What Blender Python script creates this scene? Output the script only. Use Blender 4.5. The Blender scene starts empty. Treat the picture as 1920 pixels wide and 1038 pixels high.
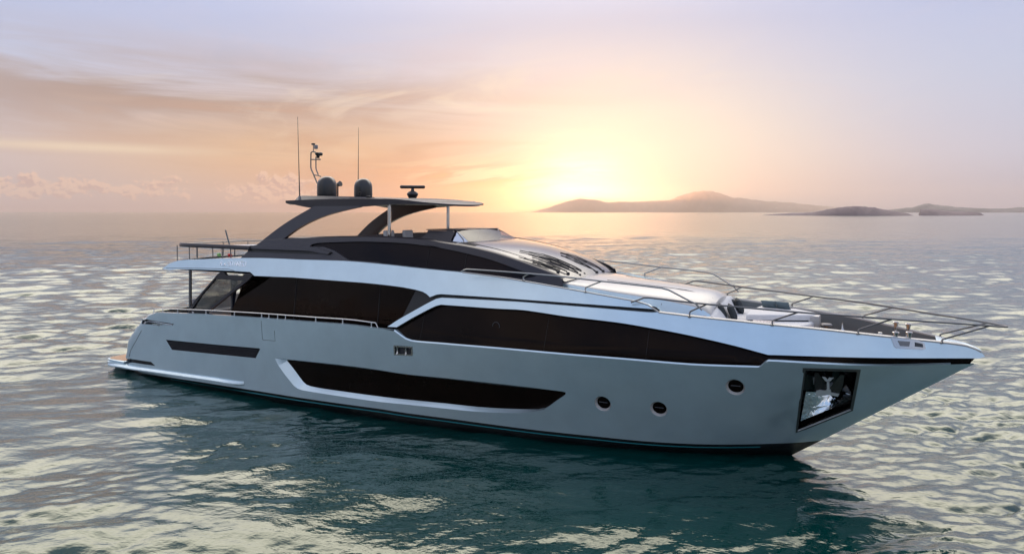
import bpy, bmesh, math, random
import numpy as np
from mathutils import Vector, Matrix, Quaternion
from mathutils.geometry import delaunay_2d_cdt

rad = math.radians
scene = bpy.context.scene
C = scene.collection

# ------------------------------------------------------------------ camera
EYE = 6.0
cam_d = bpy.data.cameras.new('camera'); cam = bpy.data.objects.new('camera', cam_d); C.objects.link(cam)
cam.location = (0, 0, EYE); cam.rotation_euler = (rad(90), 0, 0)
cam_d.sensor_width = 36; cam_d.lens = 24; cam_d.shift_y = -121.5 / 1920
cam_d.clip_start = .1; cam_d.clip_end = 90000
scene.camera = cam

# ------------------------------------------------------------------ exposure
vs = scene.view_settings
vs.view_transform = 'Standard'; vs.look = 'None'; vs.gamma = 1; vs.exposure = 0; vs.use_curve_mapping = False
scene.cycles.max_bounces = 8
scene.cycles.volume_bounces = 1
scene.cycles.sample_clamp_indirect = 6

# ------------------------------------------------------------------ node helper
class NT:
    def __init__(s, tree): s.t = tree
    def n(s, typ, **kw):
        nd = s.t.nodes.new(typ)
        for k, v in kw.items(): setattr(nd, k, v)
        return nd
    def link(s, a, b): s.t.links.new(a, b)
    def put(s, sock, v):
        if isinstance(v, V): s.link(v.o, sock)
        elif isinstance(v, bpy.types.NodeSocket): s.link(v, sock)
        else: sock.default_value = v
    def m(s, op, *a, clamp=False):
        nd = s.n('ShaderNodeMath', operation=op, use_clamp=clamp)
        for i, v in enumerate(a): s.put(nd.inputs[i], v)
        return V(s, nd.outputs[0])
    def mix(s, f, a, b, mode='MIX'):
        nd = s.n('ShaderNodeMix', data_type='RGBA', blend_type=mode, clamp_factor=True)
        s.put(nd.inputs[0], f); s.put(nd.inputs[6], a); s.put(nd.inputs[7], b)
        return V(s, nd.outputs[2])
    def ramp(s, f, stops, interp='LINEAR'):
        nd = s.n('ShaderNodeValToRGB'); cr = nd.color_ramp; cr.interpolation = interp
        while len(cr.elements) < len(stops): cr.elements.new(.5)
        for e, (p, c) in zip(cr.elements, stops):
            e.position = p; e.color = (*c, 1) if len(c) == 3 else c
        s.put(nd.inputs[0], f)
        return V(s, nd.outputs[0])
    def smooth(s, x, a, b):
        nd = s.n('ShaderNodeMapRange', interpolation_type='SMOOTHSTEP')
        s.put(nd.inputs[0], x); nd.inputs[1].default_value = a; nd.inputs[2].default_value = b
        return V(s, nd.outputs[0])
    def comb(s, x, y, z):
        nd = s.n('ShaderNodeCombineXYZ')
        for i, v in enumerate((x, y, z)): s.put(nd.inputs[i], v)
        return V(s, nd.outputs[0])
    def noise(s, vec, scale, detail=4, rough=.5, dist=0.0, w=None):
        nd = s.n('ShaderNodeTexNoise')
        if w is not None:
            nd.noise_dimensions = '4D'; nd.inputs['W'].default_value = w
        s.put(nd.inputs['Vector'], vec); nd.inputs['Scale'].default_value = scale
        nd.inputs['Detail'].default_value = detail; nd.inputs['Roughness'].default_value = rough
        nd.inputs['Distortion'].default_value = dist
        return V(s, nd.outputs[0])
class V:
    def __init__(s, t, o): s.t = t; s.o = o
    def __add__(s, b): return s.t.m('ADD', s, b)
    def __radd__(s, b): return s.t.m('ADD', s, b)
    def __sub__(s, b): return s.t.m('SUBTRACT', s, b)
    def __rsub__(s, b): return s.t.m('SUBTRACT', b, s)
    def __mul__(s, b): return s.t.m('MULTIPLY', s, b)
    def __rmul__(s, b): return s.t.m('MULTIPLY', s, b)
    def __truediv__(s, b): return s.t.m('DIVIDE', s, b)
    def __neg__(s): return s.t.m('MULTIPLY', s, -1)
    def exp(s): return s.t.m('EXPONENT', s)

def srgb(*c):
    return tuple(((v / 255) / 12.92 if v / 255 <= .04045 else ((v / 255 + .055) / 1.055) ** 2.4) for v in c)

# ------------------------------------------------------------------ sky (world) and sun
SUN_AZ, SUN_EL = 5.6, 0.75    # the disc itself has just gone behind the far ridge
GLOW_EL = 2.6                 # lit cloud above it
BACK_GAIN = 1.3          # extra gain on the unseen sky behind the camera, added to light the hull
world = bpy.data.worlds.new("World"); scene.world = world; world.use_nodes = True
wt = world.node_tree; wt.nodes.clear(); W = NT(wt)
tc = W.n('ShaderNodeTexCoord')
sep = W.n('ShaderNodeSeparateXYZ'); W.link(tc.outputs['Generated'], sep.inputs[0])
dx, dy, dz = [V(W, o) for o in sep.outputs]
el = W.m('ARCSINE', dz) * (180 / math.pi)
az = W.m('ARCTAN2', dx, dy) * (180 / math.pi)
facing = dy                                            # 1 towards the sunset, -1 behind
elp = W.m('MAXIMUM', el, 0.0)
# clear sky, towards the sunset and away from it
front = W.ramp(elp / 90, [(0, srgb(190, 180, 200)), (.045, srgb(200, 202, 224)), (.11, srgb(194, 203, 230)), (.2, srgb(178, 192, 234)),
                          (.33, srgb(215, 215, 236)), (1, srgb(200, 206, 228))])
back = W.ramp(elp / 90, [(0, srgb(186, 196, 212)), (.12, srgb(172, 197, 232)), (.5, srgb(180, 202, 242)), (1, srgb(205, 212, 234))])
bkn = W.noise(W.comb(dx * 1.6, dy * 1.6, dz * 3.4), 1.3, 6, .6, .7)  # unseen clouds added behind the camera to vary the paint's reflections
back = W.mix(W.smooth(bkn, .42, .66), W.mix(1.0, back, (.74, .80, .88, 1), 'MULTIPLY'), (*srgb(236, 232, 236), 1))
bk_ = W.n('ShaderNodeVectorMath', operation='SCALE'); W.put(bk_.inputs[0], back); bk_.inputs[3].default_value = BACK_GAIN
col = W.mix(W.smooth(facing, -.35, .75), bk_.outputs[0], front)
def blob(ca, ce, sa, se):
    u = (az - ca) / sa; v = (el - ce) / se
    return (-(u * u + v * v)).exp()
streak = W.noise(W.comb(az / 26 + el / 30, el / 3.0, 1.7), 1.3, 7, .58, .6)
fine = W.noise(W.comb(az / 9, el / 1.3, 4.2), 1.0, 6, .6, .4)
wisps = W.noise(W.comb(az / 15 - el / 14, el / 4.5, 9.1), 1.2, 6, .55, .9)
# pale rosy middle, peach band low on the left, orange bank beside the sun
col = W.mix(blob(5, 9, 19, 8.5) * .9, col, (*srgb(246, 228, 224), 1))
col = W.mix(blob(-17, 4.8, 22, 4.4) * .9, col, (*srgb(240, 192, 140), 1))
col = W.mix(blob(17, 2.0, 13, 4.0) * .65, col, (*srgb(250, 216, 194), 1))
col = W.mix(blob(-7, 2.0, 12, 2.5) * .92, col, (*srgb(236, 152, 92), 1))
# grey veil of thin cloud over the upper left
veil = blob(-28, 8.8, 23, 3.1) * W.smooth(streak, .30, .60)
col = W.mix(veil * .95, col, (*srgb(172, 148, 140), 1))
col = W.mix(blob(-34, -.1, 22, 1.1) * .8, col, (*srgb(204, 176, 176), 1))
# warm streaks of high cloud left of the sun
st1 = W.smooth(streak, .46, .66) * blob(-13, 5.6, 17, 3.6)
col = W.mix(st1 * .9, col, (*srgb(212, 158, 122), 1))
st3 = W.smooth(wisps, .50, .68) * blob(-4, 8.0, 20, 4.5)
col = W.mix(st3 * .55, col, (*srgb(255, 236, 212), 1))
st4 = W.smooth(wisps, .50, .36) * blob(0, 11.5, 26, 4.5)
col = W.mix(st4 * .35, col, (*srgb(222, 204, 212), 1))
col = W.mix(blob(11, 5.4, 12, 5.2) * .95, col, (*srgb(255, 243, 222), 1))
low = blob(-3, .9, 9, 1.5) * W.smooth(az, 5.5, .5)
col = W.mix(low * .85, col, (*srgb(236, 160, 108), 1))
ray = W.noise(W.comb(az / 7, (el - az * .10) / .75, 4.2), 1.0, 5, .58, .5)
st2 = W.smooth(ray, .47, .62) * blob(-1.0, 3.1, 7.5, 1.3)
col = W.mix(st2 * .95, col, (*srgb(255, 240, 196), 1))
st5 = W.smooth(ray, .52, .38) * blob(-2.5, 2.6, 7, 1.2)
col = W.mix(st5 * .8, col, (*srgb(244, 186, 120), 1))
gleam = blob(-32, 4.6 , 9, .35) * W.smooth(streak, .3, .55)
col = W.mix(gleam * .8, col, (*srgb(250, 226, 196), 1))
# small heaps of cumulus low on the left
cn = W.noise(W.comb(az / 2.6, el / 2.0, 7.7), 1.9, 8, .62, .25)
cn2 = W.noise(W.comb(az / 8, 0.0, 2.2), 1.5, 2, .5)
heap = W.smooth(cn + cn2 * .9 - W.m('ABSOLUTE', el - 1.7) * .17, .80, .90) * W.smooth(az, -12.0, -17.0) * W.smooth(el, .4, 1.2)
litc = W.smooth(W.noise(W.comb(az / 2.6 + .05, el / 2.0 + .1, 7.7), 1.9, 8, .62, .25) - cn, -.03, .05)
col = W.mix(heap * .85, col, W.mix(litc, (*srgb(255, 214, 190), 1), (*srgb(206, 164, 160), 1)))
# glow round the sun
da = az - SUN_AZ; de = el - GLOW_EL
dist = W.m('SQRT', da * da + de * de * 1.3 + .02)
def addc(c, f, rgb):
    nd = W.n('ShaderNodeMix', data_type='RGBA', blend_type='ADD'); W.put(nd.inputs[0], 1.0)
    W.put(nd.inputs[6], c)
    k = W.n('ShaderNodeVectorMath', operation='SCALE'); k.inputs[0].default_value = rgb; W.put(k.inputs[3], f)
    W.link(k.outputs[0], nd.inputs[7]); return V(W, nd.outputs[2])
wob = .3 + W.smooth(fine, .35, .65) * .9
col = addc(col, (-(dist / 3.4)).exp() * wob, (.20, .11, .03))
col = addc(col, (-((da * da * .5 + de * de) / 5.0)).exp() * (.25 + W.smooth(fine, .36, .62) * .95), (.6, .48, .26))
# added bright patch, unseen above the frame: brightens water reflections and decks
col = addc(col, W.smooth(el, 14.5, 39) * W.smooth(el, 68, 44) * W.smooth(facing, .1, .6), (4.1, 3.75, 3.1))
sky = W.n('ShaderNodeTexSky', sky_type='NISHITA'); sky.sun_disc = False
sky.sun_elevation = rad(SUN_EL); sky.sun_rotation = rad(SUN_AZ); sky.dust_density = 3
bg1 = W.n('ShaderNodeBackground'); W.link(sky.outputs[0], bg1.inputs[0]); bg1.inputs[1].default_value = .015
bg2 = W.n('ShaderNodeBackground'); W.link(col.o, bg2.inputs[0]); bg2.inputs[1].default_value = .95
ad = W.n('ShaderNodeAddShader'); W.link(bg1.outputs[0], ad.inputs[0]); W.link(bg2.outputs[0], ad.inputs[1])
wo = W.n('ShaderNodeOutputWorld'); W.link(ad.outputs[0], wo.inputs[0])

sun_d = bpy.data.lights.new('sun', 'SUN'); sun = bpy.data.objects.new('sun', sun_d); C.objects.link(sun)
sun_d.energy = .6; sun_d.angle = rad(.5); sun_d.color = (1, .46, .20)
sv = Vector((math.sin(rad(SUN_AZ)) * math.cos(rad(SUN_EL)), math.cos(rad(SUN_AZ)) * math.cos(rad(SUN_EL)), math.sin(rad(SUN_EL))))
sun.rotation_euler = (-sv).to_track_quat('-Z', 'Y').to_euler()
sun.location = sv * 60

# ------------------------------------------------------------------ materials
MATS = {}
def mat(name, base, rough=.5, metal=0., coat=0., spec=.5, var=0., scale=6., bump=0., coat_rough=.05):
    m = bpy.data.materials.new(name); m.use_nodes = True
    t = NT(m.node_tree); b = m.node_tree.nodes['Principled BSDF']
    b.inputs['Roughness'].default_value = rough; b.inputs['Metallic'].default_value = metal
    b.inputs['Coat Weight'].default_value = coat; b.inputs['Coat Roughness'].default_value = coat_rough
    b.inputs['Specular IOR Level'].default_value = spec
    co = t.n('ShaderNodeTexCoord')
    nz = t.noise(co.outputs['Object'], scale, 4, .6)
    lo = tuple(c * (1 - var) for c in base); hi = tuple(min(1, c * (1 + var)) for c in base)
    r = t.ramp(nz, [(.3, lo), (.7, hi)]); t.link(r.o, b.inputs['Base Color'])
    rr = t.m('MULTIPLY_ADD', nz, .12 * rough, rough * .94); t.link(rr.o, b.inputs['Roughness'])
    if bump:
        bp = t.n('ShaderNodeBump'); bp.inputs['Strength'].default_value = .5; bp.inputs['Distance'].default_value = bump
        t.link(t.noise(co.outputs['Object'], scale * 6, 5, .6).o, bp.inputs['Height']); t.link(bp.outputs[0], b.inputs['Normal'])
    MATS[name] = m; return m
def paint(name, base, metal, rough, coat):
    """metallic boat paint: flake sparkle and the faint waviness of a faired hull"""
    m = mat(name, base, rough, metal, coat, .5, .05, 1.2)
    t = NT(m.node_tree); b = m.node_tree.nodes['Principled BSDF']; co = t.n('ShaderNodeTexCoord')
    bp = t.n('ShaderNodeBump'); bp.inputs['Strength'].default_value = .5; bp.inputs['Distance'].default_value = .016
    t.link(t.noise(co.outputs['Object'], .9, 2, .5).o, bp.inputs['Height'])
    t.link(bp.outputs[0], b.inputs['Normal']); t.link(bp.outputs[0], b.inputs['Coat Normal'])
    return m
paint('silver_paint', (.57, .69, .75), .66, .30, .35)
paint('dark_paint', (.026, .023, .030), .3, .36, .18)
mat('black_gloss', (.004, .0035, .004), .06, 0, 0, .5)
mat('bronze_glass', (.0055, .0032, .0026), .045, 0, 0, .11, .3, 1.1)
mat('side_glass', (.007, .006, .008), .05, 0, 0, .12)
mat('black_matt', (.006, .006, .007), .55)
mat('antifoul', (.006, .007, .009), .35)
mat('teal_line', (.02, .20, .23), .35)
mat('chrome', (.52, .50, .48), .10, 1.0)
mat('steel', (.17, .165, .165), .32, .9)
mat('lit_steel', (.66, .65, .64), .28, .8)  # steel lightened: light on the bulwark rail put into its colour
mat('half_lit_steel', (.34, .335, .33), .3, .9)  # steel half lightened: light on the upper rail put into its colour
mat('polished', (.72, .72, .74), .3, .35)
mat('grey_inner', (.12, .135, .145), .45, .2, .2)
mat('gelcoat', (.40, .385, .37), .28, 0, .4, .5, .03, 2)
mat('off_white', (.6, .59, .58), .5, 0, 0, .5, .04, 3)
mat('cushion_white', (.62, .61, .61), .8, 0, 0, .3, .04, 9, .004)
mat('cushion_grey', (.040, .046, .050), .85, 0, 0, .3, .15, 14, .006)
mat('cushion_pale', (.10, .135, .155), .85, 0, 0, .3, .1, 12, .005)
mat('dark_inner', (.05, .052, .058), .6)
mat('dome_paint', (.016, .014, .014), .28, 0, .18)
mat('curtain', (.02, .03, .06), .9, 0, 0, .2, .25, 12)
mat('red_cloth', (.45, .03, .03), .8, 0, 0, .3, .2, 20)
mat('green_cloth', (.22, .42, .14), .8, 0, 0, .3, .2, 20)
mat('grey_screen', (.20, .20, .21), .3)
mat('lettering', (.97, .97, .98), .25, 1.0)
wg_ = mat('windscreen_glass', (.10, .09, .088), .09); wg_.node_tree.nodes['Principled BSDF'].inputs['IOR'].default_value = 1.9
for k_ in ('bronze_glass', 'side_glass'): MATS[k_].node_tree.nodes['Principled BSDF'].inputs['Specular Tint'].default_value = (1, .78, .66, 1) if k_ == 'bronze_glass' else (1, .85, .85, 1)
rs_ = mat('ripple_steel', (.70, .74, .74), .06, 1.0, bump=0)
_t = NT(rs_.node_tree); _b = _t.n('ShaderNodeBump'); _b.inputs['Distance'].default_value = .05; _c = _t.n('ShaderNodeTexCoord'); _t.link(_t.noise(_c.outputs['Object'], 3.2, 3, .5, 1.2).o, _b.inputs['Height']); _t.link(_b.outputs[0], rs_.node_tree.nodes['Principled BSDF'].inputs['Normal'])

def wood(name, a, b_, axis_scale):
    m = bpy.data.materials.new(name); m.use_nodes = True; t = NT(m.node_tree); b = m.node_tree.nodes['Principled BSDF']
    co = t.n('ShaderNodeTexCoord'); mp = t.n('ShaderNodeMapping'); mp.inputs['Scale'].default_value = axis_scale
    t.link(co.outputs['Object'], mp.inputs[0])
    nz = t.noise(mp.outputs[0], 3, 5, .6)
    c = t.ramp(nz, [(.3, a), (.7, b_)])
    sp = t.n('ShaderNodeSeparateXYZ'); t.link(co.outputs['Object'], sp.inputs[0])
    fr = t.m('FRACT', V(t, sp.outputs[1]) * 16.0)
    c = t.mix(t.m('LESS_THAN', fr, .09), c, (.02, .018, .016, 1))
    t.link(c.o, b.inputs['Base Color']); b.inputs['Roughness'].default_value = .6
    MATS[name] = m
wood('teak', srgb(150, 110, 80), srgb(190, 148, 112), (1, 9, 1))

def cloth_pattern():
    m = mat('patterned_cloth', (.5, .4, .36), .9); t = NT(m.node_tree); b = m.node_tree.nodes['Principled BSDF']
    co = t.n('ShaderNodeTexCoord'); vo = t.n('ShaderNodeTexVoronoi'); vo.inputs['Scale'].default_value = 22
    t.link(co.outputs['Object'], vo.inputs[0])
    c = t.ramp(V(t, vo.outputs['Distance']), [(.25, (.16, .10, .09)), (.45, (.62, .56, .54))]); t.link(c.o, b.inputs['Base Color'])
cloth_pattern()

def tinted(name, tint, gloss_rough=.03, density=.5):
    """thin see-through pane"""
    m = bpy.data.materials.new(name); m.use_nodes = True; t = NT(m.node_tree); m.node_tree.nodes.clear()
    tr = t.n('ShaderNodeBsdfTransparent'); tr.inputs[0].default_value = (*tint, 1)
    gl = t.n('ShaderNodeBsdfGlossy'); gl.inputs['Roughness'].default_value = gloss_rough
    fr = t.n('ShaderNodeFresnel'); fr.inputs[0].default_value = 1.5
    co = t.n('ShaderNodeTexCoord'); nz = t.noise(co.outputs['Object'], 2.0, 3, .5)
    f = t.m('MULTIPLY', V(t, fr.outputs[0]), nz * .3 + .75, clamp=True)
    mx = t.n('ShaderNodeMixShader'); t.link(f.o, mx.inputs[0]); t.link(tr.outputs[0], mx.inputs[1]); t.link(gl.outputs[0], mx.inputs[2])
    o = t.n('ShaderNodeOutputMaterial'); t.link(mx.outputs[0], o.inputs[0]); MATS[name] = m
tinted('smoked_pane', (.92, .89, .84))
tinted('screen_pane', (.62, .50, .46))

# ------------------------------------------------------------------ mesh helpers
class MB:
    def __init__(s): s.v = []; s.f = []
    def add(s, v, f):
        k = len(s.v); s.v += [tuple(map(float, p)) for p in v]; s.f += [tuple(i + k for i in q) for q in f]; return s
    def mirrored(s):
        r = MB(); r.v = [(x, -y, z) for x, y, z in s.v]; r.f = [tuple(reversed(q)) for q in s.f]; return r
    def both(s):
        r = MB(); r.add(s.v, s.f); m = s.mirrored(); r.add(m.v, m.f); return r
    def move(s, loc=(0, 0, 0), rot=(0, 0, 0), sc=(1, 1, 1)):
        from mathutils import Euler
        M = Matrix.Translation(loc) @ Euler(rot).to_matrix().to_4x4() @ Matrix.Diagonal((*sc, 1))
        s.v = [tuple(M @ Vector(p)) for p in s.v]; return s
    def build(s, name, material, parent=None, smooth=True, angle=35):
        me = bpy.data.meshes.new(name); me.from_pydata(s.v, [], s.f); me.update()
        me.materials.append(MATS[material])
        bm = bmesh.new(); bm.from_mesh(me); bmesh.ops.recalc_face_normals(bm, faces=bm.faces[:]); bm.to_mesh(me); bm.free()
        if smooth:
            me.polygons.foreach_set('use_smooth', [True] * len(me.polygons))
            try: me.set_sharp_from_angle(angle=rad(angle))
            except Exception: pass
        o = bpy.data.objects.new(name, me); C.objects.link(o)
        if parent: o.parent = parent
        return o
def tag(o, label=None, cat=None, group=None, kind=None):
    if label: o['label'] = label
    if cat: o['category'] = cat
    if group: o['group'] = group
    if kind: o['kind'] = kind
    return o
def empty(name, loc=(0, 0, 0), rotz=0, parent=None):
    o = bpy.data.objects.new(name, None); C.objects.link(o); o.location = loc; o.rotation_euler = (0, 0, rotz); o.empty_display_size = .3
    if parent: o.parent = parent
    return o

def tube(pts, r, n=8, cap=True):
    """round bar swept along a polyline; r may be one radius per point"""
    P = [Vector(p) for p in pts]; R = r if isinstance(r, (list, tuple)) else [r] * len(P)
    m = MB(); T = []
    for i in range(len(P)):
        a = P[max(i - 1, 0)]; b = P[min(i + 1, len(P) - 1)]; T.append((b - a).normalized())
    up = Vector((0, 0, 1)) if abs(T[0].z) < .9 else Vector((1, 0, 0))
    u = T[0].cross(up).normalized(); vs_ = []; fs = []
    for i in range(len(P)):
        u = (u - T[i] * u.dot(T[i])).normalized(); w = T[i].cross(u)
        for k in range(n):
            a = 2 * math.pi * k / n; vs_.append(P[i] + (u * math.cos(a) + w * math.sin(a)) * R[i])
    for i in range(len(P) - 1):
        for k in range(n):
            fs.append((i * n + k, i * n + (k + 1) % n, (i + 1) * n + (k + 1) % n, (i + 1) * n + k))
    if cap: fs.append(tuple(range(n - 1, -1, -1))); fs.append(tuple((len(P) - 1) * n + k for k in range(n)))
    return m.add(vs_, fs)
def bend(pts, r=.12, n=5):
    """rounds the corners of a polyline"""
    P = [Vector(p) for p in pts]; out = [P[0]]
    for i in range(1, len(P) - 1):
        a, b, c = P[i - 1], P[i], P[i + 1]
        d = min(r, (a - b).length * .45, (c - b).length * .45)
        p, q = b + (a - b).normalized() * d, b + (c - b).normalized() * d
        for k in range(n + 1):
            t = k / n; out.append(p * (1 - t) ** 2 + b * 2 * t * (1 - t) + q * t * t)
    out.append(P[-1]); return out
def rbox(sx, sy, sz, r=.03, seg=3, loc=(0, 0, 0), rot=(0, 0, 0)):
    bm = bmesh.new(); bmesh.ops.create_cube(bm, size=1)
    for v in bm.verts: v.co = Vector((v.co.x * sx, v.co.y * sy, v.co.z * sz))
    r = min(r, .49 * min(sx, sy, sz))
    if r > 0: bmesh.ops.bevel(bm, geom=bm.edges[:], offset=r, segments=seg, affect='EDGES', profile=.5)
    m = MB(); m.add([v.co for v in bm.verts], [[v.index for v in f.verts] for f in bm.faces]) if not bm.verts.index_update() else None
    bm.free(); return m.move(loc, rot)
def lathe(prof, n=24, loc=(0, 0, 0), rot=(0, 0, 0)):
    m = MB(); vs_ = []; fs = []
    for r, z in prof:
        for k in range(n):
            a = 2 * math.pi * k / n; vs_.append((r * math.cos(a), r * math.sin(a), z))
    for i in range(len(prof) - 1):
        for k in range(n): fs.append((i * n + k, i * n + (k + 1) % n, (i + 1) * n + (k + 1) % n, (i + 1) * n + k))
    fs.append(tuple(range(n - 1, -1, -1))); fs.append(tuple((len(prof) - 1) * n + k for k in range(n)))
    m.add(vs_, fs); return m.move(loc, rot)
def grid(rows):
    """rows of equally many points -> quads"""
    m = MB(); n = len(rows[0]); vs_ = [p for r in rows for p in r]; fs = []
    for i in range(len(rows) - 1):
        for k in range(n - 1): fs.append((i * n + k, i * n + k + 1, (i + 1) * n + k + 1, (i + 1) * n + k))
    return m.add(vs_, fs)
def strip(a, b): return grid([a, b])
def prism(poly, z0, z1, r=0.0, seg=2):
    """plan polygon raised from z0 to z1, upper edge rounded by r"""
    n = len(poly); rows = [[(x, y, z0) for x, y in poly]]
    if r > 0:
        for k in range(seg + 1):
            a = math.pi / 2 * k / seg; q = inset(poly, r * (1 - math.cos(a))); rows.append([(x, y, z1 - r + r * math.sin(a)) for x, y in q])
    else: rows.append([(x, y, z1) for x, y in poly])
    m = MB(); vs_ = [p for r_ in rows for p in r_]; fs = []
    for i in range(len(rows) - 1):
        for k in range(n): fs.append((i * n + k, i * n + (k + 1) % n, (i + 1) * n + (k + 1) % n, (i + 1) * n + k))
    fs.append(tuple(range(n - 1, -1, -1))); fs.append(tuple((len(rows) - 1) * n + k for k in range(n)))
    return m.add(vs_, fs)
def area(p):
    return .5 * sum(p[i][0] * p[(i + 1) % len(p)][1] - p[(i + 1) % len(p)][0] * p[i][1] for i in range(len(p)))
def clean(poly, eps=.004):
    out = []
    for p in poly:
        if not out or math.hypot(p[0] - out[-1][0], p[1] - out[-1][1]) > eps: out.append(tuple(p))
    if math.hypot(out[0][0] - out[-1][0], out[0][1] - out[-1][1]) < eps: out.pop()
    return out
def inset(poly, d):
    s = 1 if area(poly) > 0 else -1; n = len(poly); out = []
    for i in range(n):
        a, b, c = poly[i - 1], poly[i], poly[(i + 1) % n]
        e1 = Vector((b[0] - a[0], b[1] - a[1])); e2 = Vector((c[0] - b[0], c[1] - b[1]))
        if e1.length < 1e-6 or e2.length < 1e-6: out.append(b); continue
        e1.normalize(); e2.normalize(); n1 = Vector((-e1.y, e1.x)) * s; n2 = Vector((-e2.y, e2.x)) * s
        h = n1 + n2
        k = 1 / max(.45, (1 + n1.dot(n2)) / 2) if h.length > 1e-6 else 1
        h = (n1 if h.length < 1e-6 else h.normalized())
        q = math.sqrt(k) if k > 0 else 1
        out.append((b[0] + h.x * d * q, b[1] + h.y * d * q))
    return out
def inside(px, py, poly):
    r = np.zeros(len(px), bool); n = len(poly)
    for i in range(n):
        x1, y1 = poly[i]; x2, y2 = poly[(i + 1) % n]
        if y1 == y2: continue
        c = ((y1 > py) != (y2 > py)) & (px < (x2 - x1) * (py - y1) / (y2 - y1) + x1); r ^= c
    return r
def panel(S, outline, holes=(), off=0.0, g=.22, rim=None):
    """sheet on the starboard surface y = -S(x, z): outline and holes are polygons in (x, z).
    rim: with one hole, the depth of the hole's edge below the surface (a chamfer)"""
    loops = [clean(outline)] + [clean(h) for h in holes]
    vs_, es = [], []; tagd = []
    for li, lp in enumerate(loops):
        k = len(vs_); vs_ += lp; tagd += [li] * len(lp); es += [(k + i, k + (i + 1) % len(lp)) for i in range(len(lp))]
    o = loops[0]; xs = [p[0] for p in o]; zs = [p[1] for p in o]
    if rim is None:
        gx = np.arange(min(xs), max(xs), g); gz = np.arange(min(zs), max(zs), g * .8)
        X, Z = np.meshgrid(gx, gz); X = X + (np.arange(len(gz)) % 2)[:, None] * g / 2; X = X.ravel(); Z = Z.ravel()
        ok = inside(X, Z, inset(o, g * .25))
        for h in loops[1:]: ok &= ~inside(X, Z, inset(h, -g * .25))
        vs_ = vs_ + list(zip(X[ok], Z[ok]))
    cv, ce, cf, ov, _, _ = delaunay_2d_cdt([Vector(p) for p in vs_], es, [], 0, 1e-5)
    cx = np.array([sum(cv[i].x for i in f) / len(f) for f in cf]); cz = np.array([sum(cv[i].y for i in f) / len(f) for f in cf])
    ok = inside(cx, cz, o)
    for h in loops[1:]: ok &= ~inside(cx, cz, h)
    def dep(i):
        if rim is None: return off
        src = ov[i]
        return rim if any(j < len(tagd) and tagd[j] == 1 for j in src) else off
    m = MB()
    return m.add([(p.x, -(S(p.x, p.y) - dep(i)), p.y) for i, p in enumerate(cv)], [tuple(f) for f, k in zip(cf, ok) if k])
def on(S, pts, off=0.0): return [(x, -(S(x, z) - off), z) for x, z in pts]
def lip(S, pts, dy, dz=0.0, off=0.0):
    a = on(S, pts, off); return strip(a, [(x, y + dy, z + dz) for x, y, z in a])

# ------------------------------------------------------------------ hull shape: half breadth of each surface as a function of length and height
def _I(x, xs, ys):
    return float(np.interp(x, xs, ys))
def _spl(xs, ys):
    # natural-ish monotone cubic (pchip) through knots
    xs=np.array(xs,float); ys=np.array(ys,float)
    h=np.diff(xs); d=np.diff(ys)/h
    m=np.zeros(len(xs)); m[0]=d[0]; m[-1]=d[-1]
    for i in range(1,len(xs)-1):
        m[i]=0 if d[i-1]*d[i]<=0 else (3*(h[i-1]+h[i]))/((2*h[i]+h[i-1])/d[i-1]+(h[i]+2*h[i-1])/d[i])
    def f(x):
        if x<=xs[0]: return ys[0]+m[0]*(x-xs[0])
        if x>=xs[-1]: return ys[-1]+m[-1]*(x-xs[-1])
        i=int(np.searchsorted(xs,x)-1); t=(x-xs[i])/h[i]
        return float((1+2*t)*(1-t)**2*ys[i]+t*(1-t)**2*h[i]*m[i]+t*t*(3-2*t)*ys[i+1]+t*t*(t-1)*h[i]*m[i+1])
    return f
XE=-11.8
_b0=_spl([0,.025,.06,.094,.15,.23,.34,.46,.688,.85,1.0],[0,.42,.88,1.27,1.75,2.22,2.62,2.86,3.04,3.02,2.93])
_bg=_spl([0,.02,.043,.08,.144,.21,.30,.42,.57,.715,.86,.97,1.0],[0,.27,.56,1.3,2.02,2.47,2.88,3.1,3.19,3.19,3.1,2.98,2.95])
XA=_spl([.2,.75,1.0,1.4,1.8,2.12,2.34],[-11.75,-11.55,-11.5,-11.2,-10.75,-10.3,-9.85])
def stem(z): return 11.9+(15.6-11.9)*z/2.63
def S1(x,z):
    """half breadth of the hull side"""
    xs=stem(z); u=(xs-x)/(xs-XE)
    if u<=0: return 0.0
    t=min(max((z-.15)/2.45,0),1.16)
    k=t**(1.15 if t<1 else 1)
    y=_b0(u)*(1-k)+_bg(u)*k
    if z<.1: y-=min(.6,(.1-z)*.9)
    R=.4; d=x-XA(max(.2,min(z,2.34)))
    if d<R:
        dd=max(0,R-d); y-=R-math.sqrt(max(0,R*R-dd*dd))
    return max(0,y)
_y34=_spl([-11,-8,-4,0,4,7.27,9.81,11.61,13.36,14.97,15.85],[2.8,2.9,2.95,2.95,2.83,2.6,2.14,1.72,1.15,.30,-.16])
_k34=_spl([-11,-4,0,4,7.3,9.8,11.6,13.36,14.97,15.85],[.25,.28,.30,.36,.42,.45,.43,.40,.33,.27])
def S2(x,z): return max(0,_y34(x)-_k34(x)*(z-3.4))
_y46=_spl([-11,-8,-4,0,3,5,7,8.5],[2.45,2.5,2.53,2.5,2.32,2.08,1.68,1.3])
def S4(x,z): return max(0,_y46(x)-.33*(z-4.6))
def SG(x,z): return 2.5-.12*(z-2.7)
_yr=_spl([7.5,9,10.2,11.6,13.4,15,15.8,16.2],[2.5,2.3,2.1,1.8,1.3,.62,.27,0])
def SR(x,z): return max(0,_yr(x))
_yu=_spl([2,3.9,7.3,9.2,10],[2.95,2.88,2.5,2.35,2.14])
def SU(x,z): return _yu(x)

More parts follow.
